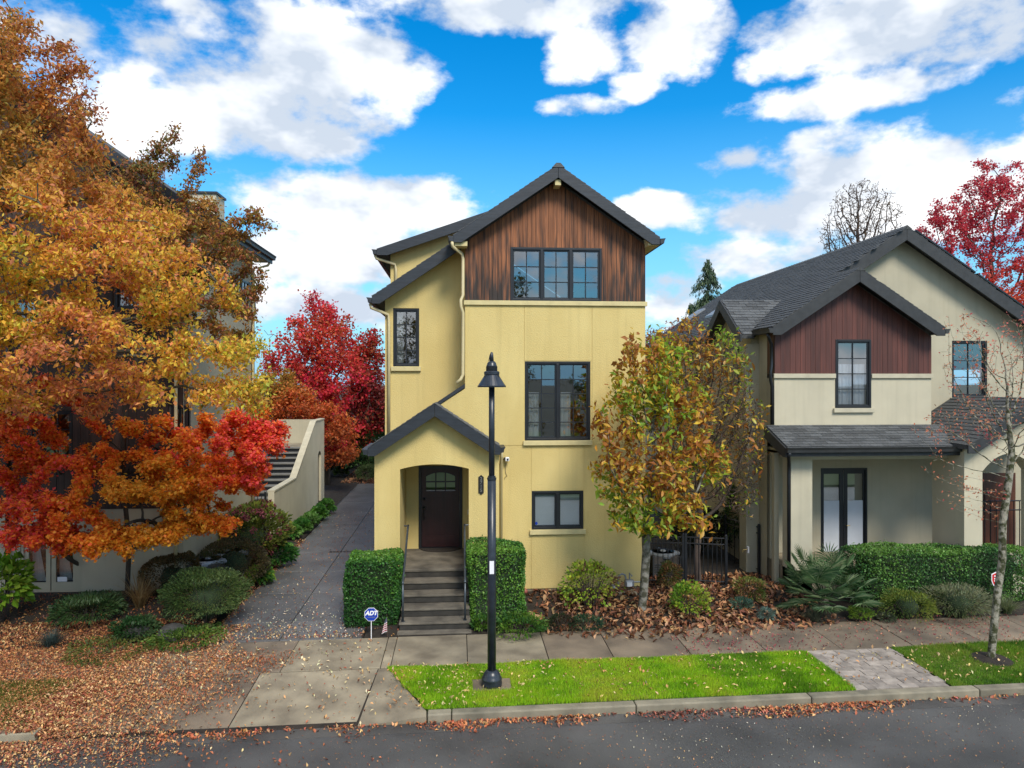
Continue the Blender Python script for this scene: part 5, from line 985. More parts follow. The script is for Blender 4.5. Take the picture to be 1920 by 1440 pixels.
treebuild('japanese_maple', 'orange and red japanese maple in layered tiers before the brown house', b0, [b0,(b0.x+.0,b0.y,bz+.28),(b0.x-.02,b0.y,bz+.5)], lob, 1700, .16, .2, .15, .006, 'bark', 115000, .072, col_map, seed=6, thin=(3.2, -.75), jit=.075, up=1.4, aspect=.8, droop=.3, sides=7, sizevar=.45, limbs=[[at(193,1100,b0.y),at(150,1062,b0.y-.2),at(108,1032,b0.y-.5),at(60,985,b0.y-.7)],[at(196,1085,b0.y),at(222,1050,b0.y-.1),at(250,1025,b0.y-.3),at(300,985,b0.y-.5)],[at(195,1085,b0.y),at(190,1040,b0.y),at(182,990,b0.y+.1),at(150,930,b0.y+.2),at(90,850,b0.y+.3)],[at(195,1085,b0.y),at(206,1030,b0.y),at(225,960,b0.y+.1),at(270,880,b0.y+.2),at(380,840,b0.y+.3)],[at(222,1050,b0.y-.1),at(290,990,b0.y+.1),at(370,920,b0.y+.2),at(450,860,b0.y+.3)]])
# ---- crimson tree and orange tree at the end of the driveway
def colr(pal, s, fr): return lambda P: pick(pal, len(P), s, (snoise(P, s, fr)+1)/2)
CRIM = [(.40,.025,.06),(.64,.03,.09),(.58,.04,.06),(.42,.07,.04),(.70,.07,.06),(.46,.12,.04)]
b0 = at(612, 905, 36); b0.z = 0
lob = [ell(600,600,36,38,60,1.3), ell(620,660,36,55,80,2.0), ell(560,660,36,55,60,1.8), ell(640,740,36,60,80,2.0), ell(580,740,36,80,80,2.2), ell(510,660,36,25,60,1.3), ell(600,820,36,70,50,2.0), ell(645,610,36,14,40,.7)]
treebuild('crimson_tree', 'crimson red tree standing at the end of the driveway', b0, [b0,(b0.x,36,1.6),(b0.x+.1,36,3.0)], lob, 900, .38, .45, .2, .011, 'bark', 30000, .15, colr(CRIM, 21, .9), seed=8, thin=(1.2, -.5), jit=.22, aspect=.7)
b0 = at(690, 905, 38); b0.z = 0
lob = [ell(685,680,38,32,60,1.4), ell(690,760,38,45,70,1.8), ell(665,790,38,40,50,1.5), ell(700,640,38,18,30,.8)]
treebuild('maroon_tree', 'smaller maroon and rust tree half hidden behind the yellow house', b0, [b0,(b0.x,38,1.8),(b0.x,38,3.0)], lob, 500, .38, .42, .14, .011, 'bark', 14000, .15, colr([(.16,.03,.03),(.24,.05,.03),(.40,.02,.03),(.28,.09,.03),(.48,.03,.02)], 23, 1.0), seed=9, jit=.2, aspect=.7)
b0 = at(560, 960, 33); b0.z = 0
lob = [ell(550,765,33,75,34,1.5), ell(525,730,33,50,40,1.2), ell(600,775,33,34,22,1.0), ell(640,815,33,26,34,1.0), ell(655,850,33,24,26,1.0)]
treebuild('orange_tree', 'low orange tree in front of the crimson tree behind the stair', b0, [b0,(b0.x,33,1.2),(b0.x,33,2.2)], lob, 450, .32, .38, .12, .010, 'bark', 13000, .13, colr([(.30,.18,.03),(.50,.19,.04),(.56,.17,.04),(.52,.10,.03),(.36,.10,.03)], 24, 1.1), seed=10, jit=.18, aspect=.6)
# ---- dark evergreens at the end of the drive
def shrub(name, label, px, py, rx, hh, pal, nleaf=1800, ls=.05, cat='shrub', Y=None, rd=None, stems=10, leafm='leaf', aspect=.55, up=.4, seed=1, shell=.55, flat=.0, group=None, stemm='twig', bottom=.12, core=None, noise=.18):
    b = ground_px(px, py) if Y is None else at(px, py, Y)
    if Y is not None: b.z = gz(b.x, b.y) if abs(b.y) < 40 else 0
    k = b.y/FPX; R_ = rx*k; H = hh*k; D_ = (rd if rd else R_); r = npr(seed); t = thing(name, label, cat, b, group)
    d = r.normal(size=(nleaf,3)); d /= np.linalg.norm(d, axis=1)[:,None]; d[:,2] = np.where(d[:,2] < -.75, -d[:,2], d[:,2]); lowd = d[:,2] < 0; hl = np.linalg.norm(d[:,:2], axis=1); fc = np.where(lowd, np.sqrt(np.maximum(1-(.55*d[:,2])**2, .1))/np.maximum(hl,.05), 1); d[:,:2] *= fc[:,None]; rr = shell+(1-shell)*r.rand(nleaf)**.5
    bumpy = 1+noise*snoise(d*3, seed, 1.6)+noise*.5*snoise(d*3, seed+1, 4.)
    c = np.array([b.x, b.y, b.z+H*(.5+bottom*.5)]); P = c+d*(rr*bumpy)[:,None]*np.array([R_, D_, H*(.5-bottom*.25)])
    if flat: P[:,2] = np.minimum(P[:,2], b.z+H*(1-flat*r.rand(nleaf)*.2))
    P[:,2] = np.maximum(P[:,2], b.z+.02); f = (snoise(P, seed+3, 3/max(R_,.2)*.8)+1)/2; leafobj('foliage', P, ls, pick(pal, nleaf, seed, f), leafm, t, aspect=aspect, up=up, seed=seed)
    if core: 
        mb = MB(); n = 12; prof = [(.05,b.z),(R_*.30,b.z+H*.22),(R_*.42,b.z+H*.5),(R_*.30,b.z+H*.68),(.02,b.z+H*.76)]; mb.lathe([(q[0], q[1]) for q in prof], (b.x,b.y), n); o = mb.build('dark_core', core, t, smooth=True)  # solid dark core added inside the foliage to block the view through
        for v in o.data.vertices: v.co.y = b.y+(v.co.y-b.y)*D_/R_
    mb = MB()
    for i in range(stems):
        a = r.rand()*6.28; q = (.3+.6*r.rand()); e = Vector((b.x+math.cos(a)*R_*q, b.y+math.sin(a)*D_*q, b.z+H*(.5+.45*r.rand()))); mb.tube([(b.x+math.cos(a)*.06,b.y+math.sin(a)*.06,b.z-.03), (b.x+math.cos(a)*R_*q*.45,b.y+math.sin(a)*D_*q*.45,b.z+H*.35), e], [.011,.008,.004], 4)
    if stems: mb.build('stems', stemm, t)
    return t
DG = [(.010,.030,.010),(.018,.05,.014),(.03,.075,.02),(.045,.10,.03)]
shrub('evergreen_shrub', 'tall dark evergreen shrub at the end of the driveway', 695, 905, 62, 95, DG, 9000, .12, Y=38.5, seed=51, leafm='evergreen', core='hedge_core', rd=1.6)
shrub('evergreen_shrub', 'broad dark evergreen behind the crimson tree trunk', 610, 905, 60, 70, DG, 7000, .12, Y=39.5, seed=52, leafm='evergreen', core='hedge_core', rd=1.5)
shrub('lavender_bush', 'soft grey green round bush at the end of the driveway', 686, 906, 18, 32, [(.07,.11,.04),(.11,.16,.06),(.09,.12,.06)], 1600, .12, Y=36.9, seed=53, aspect=.2, up=0)
shrub('fern_bush', 'small green bush beside the back fence', 640, 890, 14, 22, [(.03,.07,.015),(.07,.12,.02)], 900, .12, Y=39, seed=54)
# ---- far trees on the right
b0 = at(1612, 714, 46); b0.z = 0
lob = [ell(1590,400,46,30,70,1.5), ell(1620,390,46,40,60,1.8), ell(1655,420,46,35,70,1.6), ell(1600,470,46,60,70,2.0), ell(1565,450,46,30,60,1.4), ell(1680,470,46,20,40,1.0)]
treebuild('bare_tree', 'tall nearly leafless tree rising behind the beige house', b0, [b0,(b0.x,46,4),(b0.x,46,9)], lob, 2600, .32, .26, .22, .014, 'twig', 2600, .12, colr([(.10,.06,.03),(.16,.09,.04)], 31, 1), seed=12, jit=.1, tipmax=2, sides=4)
b0 = at(1840, 714, 36); b0.z = 0
lob = [ell(1830,400,36,45,80,1.5), ell(1870,430,36,50,110,1.8), ell(1770,440,36,50,60,1.5), ell(1800,480,36,60,60,1.6), ell(1905,500,36,40,90,1.5), ell(1935,420,36,35,90,1.3), ell(1870,540,36,70,70,1.8), ell(1910,620,36,40,70,1.4), ell(1740,425,36,30,30,.8), ell(1775,395,36,35,35,.9), ell(1845,335,36,30,40,.9), ell(1905,350,36,40,50,1.0), ell(1960,640,36,70,120,1.6)]
def col_red(P):
    t = np.clip((P[:,2]-9)/3, 0, 1)[:,None]; n = len(P); return pick([(.68,.10,.05),(.72,.17,.05),(.62,.08,.05)], n, 2)*(1-t)+pick([(.50,.05,.07),(.62,.08,.09),(.42,.04,.07)], n, 4)*t
treebuild('red_tree', 'bright red tree rising behind the solar panels of the beige house', b0, [b0,(b0.x,36,3),(b0.x+.2,36,6.5)], lob, 1600, .34, .34, .2, .010, 'bark', 28000, .13, col_red, seed=13, jit=.14, tipmax=3, aspect=.7, sides=5)
# conifer
def conifer(name, label, px, pytop, Y, rbase, seed):
    b = at(px, 714, Y); b.z = 0; H = at(px, pytop, Y).z; r = npr(seed); t = thing(name, label, 'tree', b); MB().tube([b, (b.x,b.y,H*.6), (b.x,b.y,H)], [.22,.1,.01], 7).build('trunk', 'bark', t); P = []; D_ = []
    for i in range(220):
        z = H*(.25+.75*r.rand()**.8); a = r.rand()*6.28; L_ = rbase*(1-z/H)**.8*(.6+.6*r.rand())+.12
        k = int(14+40*L_); s_ = r.rand(k); x = np.stack([b.x+math.cos(a)*L_*s_, b.y+math.sin(a)*L_*s_, z+.2*L_*s_-.55*L_*s_**2-r.rand(k)*.25*(s_+.2)], 1)+r.normal(size=(k,3))*.07; P.append(x); D_.append(np.tile([math.cos(a)*.3,math.sin(a)*.3,-1.], (k,1)))
    P = np.concatenate(P); leafobj('crown', P, .24, pick([(.03,.06,.03),(.05,.09,.045),(.09,.13,.06)], len(P), seed), 'evergreen', t, aspect=.25, dirs=np.concatenate(D_), seed=seed); return t
conifer('cedar_tree', 'slim drooping conifer in the gap between the two houses', 1327, 488, 52, 5.0, 61); conifer('cedar_tree', 'short dark conifer left of the slim drooping one', 1296, 572, 56, 4.5, 62)
b0 = at(1240, 720, 30); b0.z = 0
treebuild('pink_tree', 'thin pink leaved treetop just right of the yellow house', b0, [b0,(b0.x,30,3),(b0.x,30,5)], [ell(1235,640,30,40,25,1.0), ell(1275,625,30,35,25,1.0), ell(1220,680,30,30,40,1.0)], 420, .25, .28, .1, .008, 'twig', 3200, .09, colr([(.30,.10,.12),(.22,.10,.10),(.34,.16,.12)], 33, 1), seed=15, jit=.1)
# ---- magnolia in front of the yellow house: large separate leaves
objleaf('magnolia_leaf', [(.42,.19,.035),(.58,.34,.04),(.28,.11,.035),(.66,.42,.05),(.34,.40,.04),(.34,.13,.03),(.64,.36,.035),(.20,.34,.04),(.38,.16,.045),(.58,.28,.03)])
def bigleaf(name, L_, w_):
    mb = MB(); n = 4; vs = []
    for i in range(n+1):
        t = i/n; wd = w_*math.sin(math.pi*min(max(t,.02),.98))**.8*(.9 if t < .6 else 1); z = -.22*L_*t*t
        vs += [(-wd/2,t*L_,z+.10*wd),(0,t*L_,z-.03*wd),(wd/2,t*L_,z+.10*wd)]
    mb.add(vs, [f for i in range(n) for f in ((3*i,3*i+1,3*i+4,3*i+3),(3*i+1,3*i+2,3*i+5,3*i+4))]); me = mb.mesh(name, smooth=True); me.materials.append(MATS['magnolia_leaf']); return me
LM_ = [bigleaf('leaf', .17, .075), bigleaf('leaf', .14, .07), bigleaf('leaf', .19, .08)]
MAGP = [(.34,.14,.035),(.52,.29,.035),(.60,.40,.045),(.32,.13,.03),(.60,.45,.05),(.42,.42,.045),(.30,.38,.04),(.20,.32,.035)]
def bigleaves(tree, P, near, seed, nobj=295, size=.16, pal=MAGP):
    # the leaves nearest the viewer are single objects, the rest one crown
    r = npr(seed); order = np.argsort(P[:,1]+r.rand(len(P))*near); oi_, rest = order[:nobj], order[nobj:]
    for i in oi_:
        o = mkobj('leaf', LM_[r.randint(3)], None, tree, P[i], (r.uniform(-1.1,.3), r.uniform(-.6,.6), r.uniform(0,6.28)), [r.uniform(.75,1.15)]*3)
    if len(rest): leafobj('crown', P[rest], size, pick(pal, len(rest), seed, (snoise(P[rest], seed, 2.5)+1)/2, mixs=.38), 'leaf', tree, aspect=.45, seed=seed, droop=.5, up=.6)
def tiptop(nodes, par, tips, n, tipmax, seed, jit):
    r = npr(seed); c = np.where(tips <= tipmax)[0]; i = c[r.randint(0, len(c), n)]; f = r.rand(n)[:,None]; return nodes[i]*f+nodes[par[i]]*(1-f)+r.normal(size=(n,3))*jit
b0 = ground_px(1203, 1146)
lob = [ell(1180,690,15.3,26,75,.5), ell(1150,790,15.2,40,60,.6), ell(1135,860,15.1,30,40,.5), ell(1200,800,15.3,50,80,.7), ell(1215,900,15.1,85,60,.8), ell(1190,960,15.1,65,40,.6), ell(1270,930,15.1,55,45,.6), ell(1240,870,15.2,60,60,.7), ell(1310,985,15.2,40,26,.4), ell(1155,920,15.1,40,40,.5), ell(1230,990,15.1,50,20,.5), ell(1235,690,15.6,60,70,.7), ell(1270,780,15.7,70,70,.8), ell(1220,750,15.5,50,60,.6), ell(1320,860,15.8,60,60,.7)]
fk = at(1212, 1035, b0.y)
mt, nd, pr_, rd_, tp_ = treebuild('magnolia_tree', 'magnolia with large yellow and brown leaves before the yellow house', b0, [b0, (fk.x-.06,b0.y,.45), (fk.x,b0.y,fk.z), (fk.x-.02,b0.y,fk.z+.55)], lob, 760, .15, .17, .095, .006, 'bark_grey', 0, .1, None, seed=17, sides=9)
P = tiptop(nd, pr_, tp_, 6200, 3, 77, .09); bigleaves(mt, P, 2.0, 78)
# ---- twiggy multi-stem tree behind it
b0 = at(1310, 1090, 17.4); b0.z = gz(b0.x, 17.4)
lob = [ell(1290,680,17.2,80,55,.9), ell(1250,650,17.2,45,35,.6), ell(1350,690,17.2,60,55,.8), ell(1300,780,17.2,100,80,1.0), ell(1390,790,17.2,45,80,.8), ell(1330,870,17.3,95,70,1.0), ell(1410,850,17.2,28,60,.5), ell(1280,930,17.3,60,40,.7), ell(1380,930,17.3,50,40,.6), ell(1290,610,17.2,40,16,.4), ell(1360,640,17.2,28,22,.4)]
mt, nd, pr_, rd_, tp_ = treebuild('twiggy_magnolia', 'dense twiggy tree with yellow brown leaves between the two houses', b0, [b0,(b0.x-.05,17.4,.8),(b0.x,17.4,1.4)], lob, 4200, .12, .10, .10, .0055, 'twig', 0, .1, None, seed=19, sides=4)
P = tiptop(nd, pr_, tp_, 9500, 2, 79, .08); c0_ = np.array(at(1320, 790, 17.2)); rel = (P-c0_)/np.array([1.6,1.1,2.4]); e_ = np.linalg.norm(rel, axis=1); q = npr(4).rand(len(P)); keep = q < np.clip((e_-.35)*.6+.14*(P[:,2]-c0_[2]), .06, .8); bigleaves(mt, P[keep], .5, 80, size=.13)
mb = P[~keep][:4000]; leafobj('dry_leaves', mb, .08, pick([(.12,.07,.04),(.08,.055,.035),(.16,.10,.06)], len(mb), 5), 'leaf_dry', mt, aspect=.3, seed=6)
# ---- young tree at the right edge, nearly bare
b0 = ground_px(1858, 1236); by = b0.y
pt = lambda px, py, dy=0: tuple(at(px, py, by+dy))
lob = [ell(1840,680,by,70,110,.9), ell(1800,800,by-.1,80,50,.7), ell(1880,740,by,60,120,.9), ell(1910,800,by+.2,60,90,.8), ell(1740,810,by,30,30,.4), ell(1800,610,by,30,50,.4), ell(1790,930,by,40,40,.4), ell(1930,660,by,60,110,.8), ell(1760,880,by,30,30,.3)]
treebuild('young_tree', 'slender mossy young tree with a few red leaves at the right', b0, [b0, pt(1863,1180), pt(1869,1120), pt(1879,1050), pt(1880,980), pt(1890,910), pt(1897,850)], lob, 1500, .13, .16, .066, .0026, 'bark_lichen', 1500, .055, lambda P: pick([(.50,.14,.12),(.44,.08,.08),(.58,.30,.16),(.55,.18,.10)], len(P), 7, (snoise(P, 9, 2.2)+1)/2), seed=23, jit=.05, tipmax=2, sides=7, aspect=.5, droop=.5)
tp0 = ground_px(1858, 1236); MB().lathe([(.36,.004),(.3,.03),(.05,.05)], (tp0.x,tp0.y), 18).build('mulch', 'soil', bpy.data.objects['young_tree'])
# ---- trees across the street (they show in the window reflections)
for i, (X, Y, h) in enumerate(((-5.5,-12,9.5),(3.5,-14,12.5),(11,-13,10.5),(20,-17,12),(-17,-16,11))):
    r = npr(90+i); lob = [(np.array([X+r.normal()*1.4, Y+r.normal()*1.0, h*(.15+.75*r.rand())]), np.array([1.7,1.5,1.3])) for _ in range(11)]
    treebuild('street_tree', ['leafy dark tree across the street facing the steps','tall dark tree across the street facing the gable','leafy tree across the street facing the red cedar gable','big tree across the street at the far right','big tree across the street at the far left'][i], (X,Y,-.02), [(X,Y,-.02),(X,Y,2.5),(X,Y,h*.5)], lob, 320, .4, .45, .2, .012, 'bark', 9000, .2, colr([(.05,.07,.02),(.09,.09,.02),(.14,.09,.02)], 40+i, 1), group='trees across the street', seed=30+i, jit=.22, sides=4)
# ---- clipped hedges
def hedge(name, label, x0, x1, y0, y1, z0, z1, n, ls, pal, seed, taper=.03, rnd=.16, bev=.12):
    t = thing(name, label, 'hedge', ((x0+x1)/2,(y0+y1)/2,z0)); r = npr(seed); cx, cy = (x0+x1)/2, (y0+y1)/2; hx, hy, H = (x1-x0)/2, (y1-y0)/2, z1-z0
    A = np.array([hx*H*2, hx*H*2, hy*H*2, hy*H*2, hx*hy*4*1.2]); c = r.choice(5, n, p=A/A.sum()); u, v = r.rand(n)*2-1, r.rand(n)
    P = np.zeros((n,3)); P[:,0] = np.where(c==2, -1, np.where(c==3, 1, u)); P[:,1] = np.where(c==0, -1, np.where(c==1, 1, np.where(c==4, r.rand(n)*2-1, u))); P[:,0] = np.where(c==4, u, P[:,0]); P[:,2] = np.where(c==4, 1, v)
    q = np.stack([P[:,0]*hx, P[:,1]*hy, (P[:,2]*2-1)*H/2], 1); inn = np.array([hx-bev, hy-bev, H/2-bev]); cl = np.clip(q, -inn, inn); dd = q-cl; l = np.linalg.norm(dd, axis=1)[:,None]+1e-9; q = cl+dd/l*np.minimum(l, bev)
    depth = r.rand(n)**2*.09; nrm = dd/l; bmp = .05*snoise(q, seed, 3.)+.03*snoise(q, seed+1, 9.)+np.where(r.rand(n) < .02, .06*r.rand(n), 0)
    q = q+nrm*(bmp-depth)[:,None]; q[:,:2] *= (1-taper*(1-(q[:,2:3]/H+.5))); q += np.array([cx,cy,z0+H/2]); q[:,2] = np.maximum(q[:,2], z0+.03)
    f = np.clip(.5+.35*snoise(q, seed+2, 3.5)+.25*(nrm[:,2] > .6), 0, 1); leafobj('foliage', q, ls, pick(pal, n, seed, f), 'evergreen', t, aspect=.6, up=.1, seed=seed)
    MB().box(cx-hx*.84,cx+hx*.84,cy-hy*.84,cy+hy*.84,z0,z1-.13).build('dark_core', 'hedge_core', t, bevel=.1); return t  # dark box added inside the hedge so that it is not see-through
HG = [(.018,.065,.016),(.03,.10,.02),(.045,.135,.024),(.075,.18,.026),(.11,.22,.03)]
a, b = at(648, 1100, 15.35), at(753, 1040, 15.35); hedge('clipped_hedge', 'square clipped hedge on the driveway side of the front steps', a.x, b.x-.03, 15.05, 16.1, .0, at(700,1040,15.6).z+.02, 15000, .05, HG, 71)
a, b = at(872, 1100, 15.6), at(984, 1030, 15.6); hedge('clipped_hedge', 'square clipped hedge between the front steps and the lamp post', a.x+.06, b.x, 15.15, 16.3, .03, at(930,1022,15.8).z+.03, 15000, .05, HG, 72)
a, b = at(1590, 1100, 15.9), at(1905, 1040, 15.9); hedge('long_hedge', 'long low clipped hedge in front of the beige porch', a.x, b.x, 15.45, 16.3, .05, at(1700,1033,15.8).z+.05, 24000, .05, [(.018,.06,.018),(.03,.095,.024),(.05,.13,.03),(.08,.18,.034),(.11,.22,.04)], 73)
# ---- shrubs and perennials
LIME = [(.10,.20,.02),(.22,.32,.03),(.34,.40,.05),(.16,.26,.02),(.30,.34,.05)]
OLG = [(.03,.055,.015),(.06,.09,.02),(.10,.13,.03),(.13,.16,.05)]
shrub('hydrangea', 'lime green shrub with bare stems against the yellow wall', 1106, 1140, 54, 90, LIME+[(.10,.05,.03)], 1500, .07, seed=81, stems=42, shell=.4, aspect=.75)
shrub('hydrangea', 'small lime green shrub in the brown leaves right of the magnolia', 1292, 1155, 40, 62, LIME, 900, .065, seed=82, stems=24, shell=.4, aspect=.8)
shrub('nandina', 'bronze green nandina beside the iron fence', 1256, 1108, 22, 55, [(.10,.12,.03),(.16,.13,.04),(.20,.09,.04),(.07,.09,.02)], 1500, .07, seed=83, aspect=.3)
shrub('nandina', 'low reddish green nandina by the beige house corner', 1406, 1128, 32, 46, [(.10,.15,.03),(.20,.22,.05),(.24,.12,.06),(.07,.10,.02)], 1500, .06, seed=84, aspect=.35)
shrub('laurel', 'glossy dark green laurel behind the iron fence', 1395, 1085, 40, 160, [(.015,.045,.014),(.03,.075,.02),(.06,.12,.03),(.18,.22,.06)], 3800, .11, Y=20.0, seed=85, leafm='evergreen', aspect=.35, core='hedge_core')
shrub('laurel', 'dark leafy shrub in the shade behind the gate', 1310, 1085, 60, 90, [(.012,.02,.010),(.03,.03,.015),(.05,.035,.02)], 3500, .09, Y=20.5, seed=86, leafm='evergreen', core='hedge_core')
BLU = [(.10,.17,.14),(.16,.24,.20),(.07,.12,.10)]
shrub('blue_cushion', 'small blue grey cushion plant at the sidewalk edge', 1437, 1165, 16, 26, BLU, 900, .05, seed=87, aspect=.2)
shrub('blue_cushion', 'blue green creeping plant behind the blue cushion plant', 1392, 1142, 22, 20, [(.05,.11,.08),(.08,.15,.10)], 600, .06, seed=88, aspect=.3)
shrub('lime_mound', 'low lime green mound beside the palm', 1612, 1162, 24, 24, [(.14,.24,.03),(.22,.32,.05),(.10,.18,.03)], 900, .05, seed=89)
shrub('grey_mound', 'flat grey green mound right of the lime mound', 1662, 1164, 18, 14, [(.08,.10,.06),(.12,.14,.08)], 500, .05, seed=90)
shrub('heather', 'yellow green heather in front of the long hedge', 1700, 1160, 52, 52, [(.08,.14,.02),(.16,.21,.03),(.22,.26,.05),(.06,.10,.02)], 2600, .055, seed=91, aspect=.3, core='hedge_core')
shrub('variegated_shrub', 'grey green feathery shrub left of the young tree', 1795, 1158, 68, 62, [(.05,.08,.025),(.10,.13,.05),(.16,.18,.09),(.22,.24,.14)], 3400, .075, seed=92, aspect=.22, core='hedge_core', up=0)
shrub('heather', 'dark heather tuft at the sidewalk edge below the lime shrub', 1052, 1182, 32, 30, [(.03,.05,.02),(.05,.03,.02),(.025,.07,.03)], 1300, .06, seed=93, aspect=.2)
shrub('juniper', 'blue green creeping juniper beside the dark heather', 1100, 1180, 34, 24, [(.025,.07,.035),(.05,.11,.05)], 1100, .06, seed=94, aspect=.2)
shrub('ground_cover', 'bright green ground cover at the foot of the clipped hedge', 975, 1188, 50, 34, [(.04,.11,.02),(.08,.17,.02),(.12,.20,.03)], 1500, .06, seed=95, aspect=.7)
shrub('ground_cover', 'small green ground cover right behind the lamp post', 905, 1180, 24, 24, [(.04,.11,.02),(.08,.17,.02)], 700, .06, seed=96, aspect=.7)
shrub('yellow_bush', 'lime yellow bush seen through the gap right of the entry arch', 1925, 1010, 26, 150, LIME, 2200, .1, Y=22, seed=97)
BRB = [(.055,.048,.02),(.10,.075,.028),(.15,.09,.03),(.08,.08,.03)]
shrub('boxwood', 'round brownish clipped shrub right of the maple trunk', 325, 1125, 54, 84, BRB, 10000, .045, seed=101, core='hedge_core', shell=.8, noise=.08)
shrub('boxwood', 'larger brownish clipped shrub in front of the air conditioners', 437, 1100, 62, 86, [(.065,.055,.028),(.11,.09,.04),(.14,.10,.045),(.08,.09,.03)], 10500, .045, seed=102, core='hedge_core', shell=.8, noise=.1)
shrub('green_shrub', 'soft green spreading shrub at the corner of the driveway', 388, 1165, 74, 92, [(.05,.09,.025),(.085,.14,.035),(.13,.18,.06),(.065,.11,.045)], 12000, .05, seed=103, core='hedge_core', aspect=.35)
shrub('hydrangea', 'large hydrangea with faded maroon flower heads', 470, 1062, 68, 108, [(.12,.15,.03),(.22,.24,.04),(.16,.045,.05),(.10,.03,.035),(.14,.04,.05)], 4600, .10, seed=104, aspect=.7, core='hedge_core')
hy = bpy.data.objects['hydrangea.002']; r = npr(7); hb = Vector(hy.location)
for k in range(26):
    a = r.uniform(math.pi*.9, math.pi*2.1); e = r.uniform(.1,1.3); R_ = 68*hb.y/FPX; H = 108*hb.y/FPX; P0 = np.array([hb.x+math.cos(a)*math.cos(e)*R_*1.02, hb.y+math.sin(a)*math.cos(e)*R_*1.02, hb.z+H*.5+math.sin(e)*H*.5]); q = r.normal(size=(60,3)); q /= np.linalg.norm(q, axis=1)[:,None]
    leafobj('flower_head', P0+q*.085, .05, pick([(.16,.03,.05),(.10,.025,.035),(.22,.06,.07)], 60, k), 'leaf_dry', hy, aspect=.8, seed=k)
shrub('hosta', 'bright green leafy plants along the foot of the stair wall', 612, 962, 16, 24, [(.05,.16,.03),(.10,.24,.04),(.16,.30,.08)], 700, .14, seed=105, aspect=.5)
for k, (px, py) in enumerate(((598,975),(582,988),(566,1000),(549,1010))): shrub('hosta', ['second green leafy plant from the far end of the stair wall','third green leafy plant from the far end of the stair wall','fourth green leafy plant from the far end of the stair wall','green leafy plant at the near end of the stair wall'][k], px, py, 17, 25, [(.05,.16,.03),(.10,.24,.04),(.16,.30,.08)], 700, .13, seed=106+k, aspect=.5, group='leafy plants along the stair wall')
shrub('hosta', 'lime yellow leafy plant at the driveway edge', 487, 1095, 28, 32, [(.14,.26,.03),(.26,.36,.04),(.06,.16,.03)], 800, .12, seed=111, aspect=.55); shrub('hosta', 'dark green leafy plant below the large hydrangea', 520, 1062, 34, 40, [(.02,.08,.02),(.05,.15,.03),(.12,.26,.05)], 1300, .12, seed=112, aspect=.5)
shrub('lime_shrub', 'bright lime green large leaved shrub at the left edge', 0, 1165, 55, 120, [(.07,.18,.015),(.14,.28,.02),(.24,.36,.04)], 620, .16, seed=113, aspect=.7, stems=14, shell=.3)
shrub('fern', 'dark green ferny plants at the foot of the maple', 165, 1165, 62, 46, [(.015,.045,.012),(.03,.07,.02),(.05,.09,.03)], 3000, .09, seed=114, aspect=.25, leafm='evergreen'); shrub('fern', 'low green plant left of the dark rock', 255, 1195, 40, 34, [(.02,.06,.015),(.04,.09,.03),(.08,.12,.05)], 1500, .07, seed=115, aspect=.5); shrub('ground_cover', 'trailing green ground cover at the bed edge left of the driveway', 350, 1205, 60, 24, [(.025,.07,.015),(.06,.12,.02),(.12,.18,.03)], 1500, .06, seed=116, aspect=.6); shrub('ground_cover', 'yellowish ground cover edge below the maple', 215, 1222, 80, 18, [(.05,.09,.02),(.12,.14,.03),(.16,.15,.04)], 1600, .05, seed=117, aspect=.6)
# tufted grasses
def tuft(name, label, px, py, L_, n, cols, seed, spread=.5, wid=.008, cat='grass tuft'):
    b = ground_px(px, py); r = npr(seed); t = thing(name, label, cat, b); mb = MB(); me_cols = []
    for i in range(n):
        a = r.rand()*6.28; el_ = L_*(.6+.5*r.rand()); sp = spread*(.2+.8*r.rand()); p0 = np.array([b.x+r.normal()*.03, b.y+r.normal()*.03, b.z]); dv = np.array([math.cos(a)*sp, math.sin(a)*sp, 1.]); dv /= np.linalg.norm(dv); side = np.array([-math.sin(a), math.cos(a), 0])*wid
        pts = [p0+dv*el_*s_+np.array([math.cos(a),math.sin(a),-1.2])*sp*el_*.45*s_**2.2 for s_ in (0,.4,.75,1)]; vs = []
        for k, p_ in enumerate(pts): vs += [tuple(p_-side*(1-k/3.2)), tuple(p_+side*(1-k/3.2))]
        mb.add(vs, [(0,1,3,2),(2,3,5,4),(4,5,7,6)]); c = np.array(cols[r.randint(len(cols))])*(1+.15*r.normal()); me_cols += [(*np.clip(c,.01,.9),1)]*8
    me = mb.mesh('blades'); ca = me.color_attributes.new('Col', 'FLOAT_COLOR', 'POINT'); ca.data.foreach_set('color', np.array(me_cols, np.float32).reshape(-1)); mkobj('blades', me, 'leaf', t)['kind'] = 'stuff'; return t
tuft('blue_fescue', 'blue grey fescue tuft in the fallen leaves at lower left', 95, 1212, .42, 420, [(.08,.12,.11),(.13,.18,.17),(.05,.08,.07)], 121, .9, .005); tuft('dry_grass', 'straw coloured dry grass clump beside the maple trunk', 262, 1140, .95, 110, [(.36,.24,.10),(.28,.17,.07),(.44,.32,.16)], 122, .7, .014); tuft('pale_grass', 'pale green grass tuft right of the young tree', 1888, 1150, .5, 380, [(.20,.24,.12),(.30,.32,.18),(.12,.17,.06)], 123, .8, .006); tuft('grey_grass', 'grey green grass tuft at the foot of the palm', 1528, 1165, .48, 300, [(.14,.16,.11),(.22,.23,.16),(.09,.12,.07)], 124, .9, .006); tuft('pale_grass', 'small pale grass tuft between hedge and feathery shrub', 1850, 1128, .5, 200, [(.22,.26,.14),(.16,.2,.1)], 125, .6, .006)
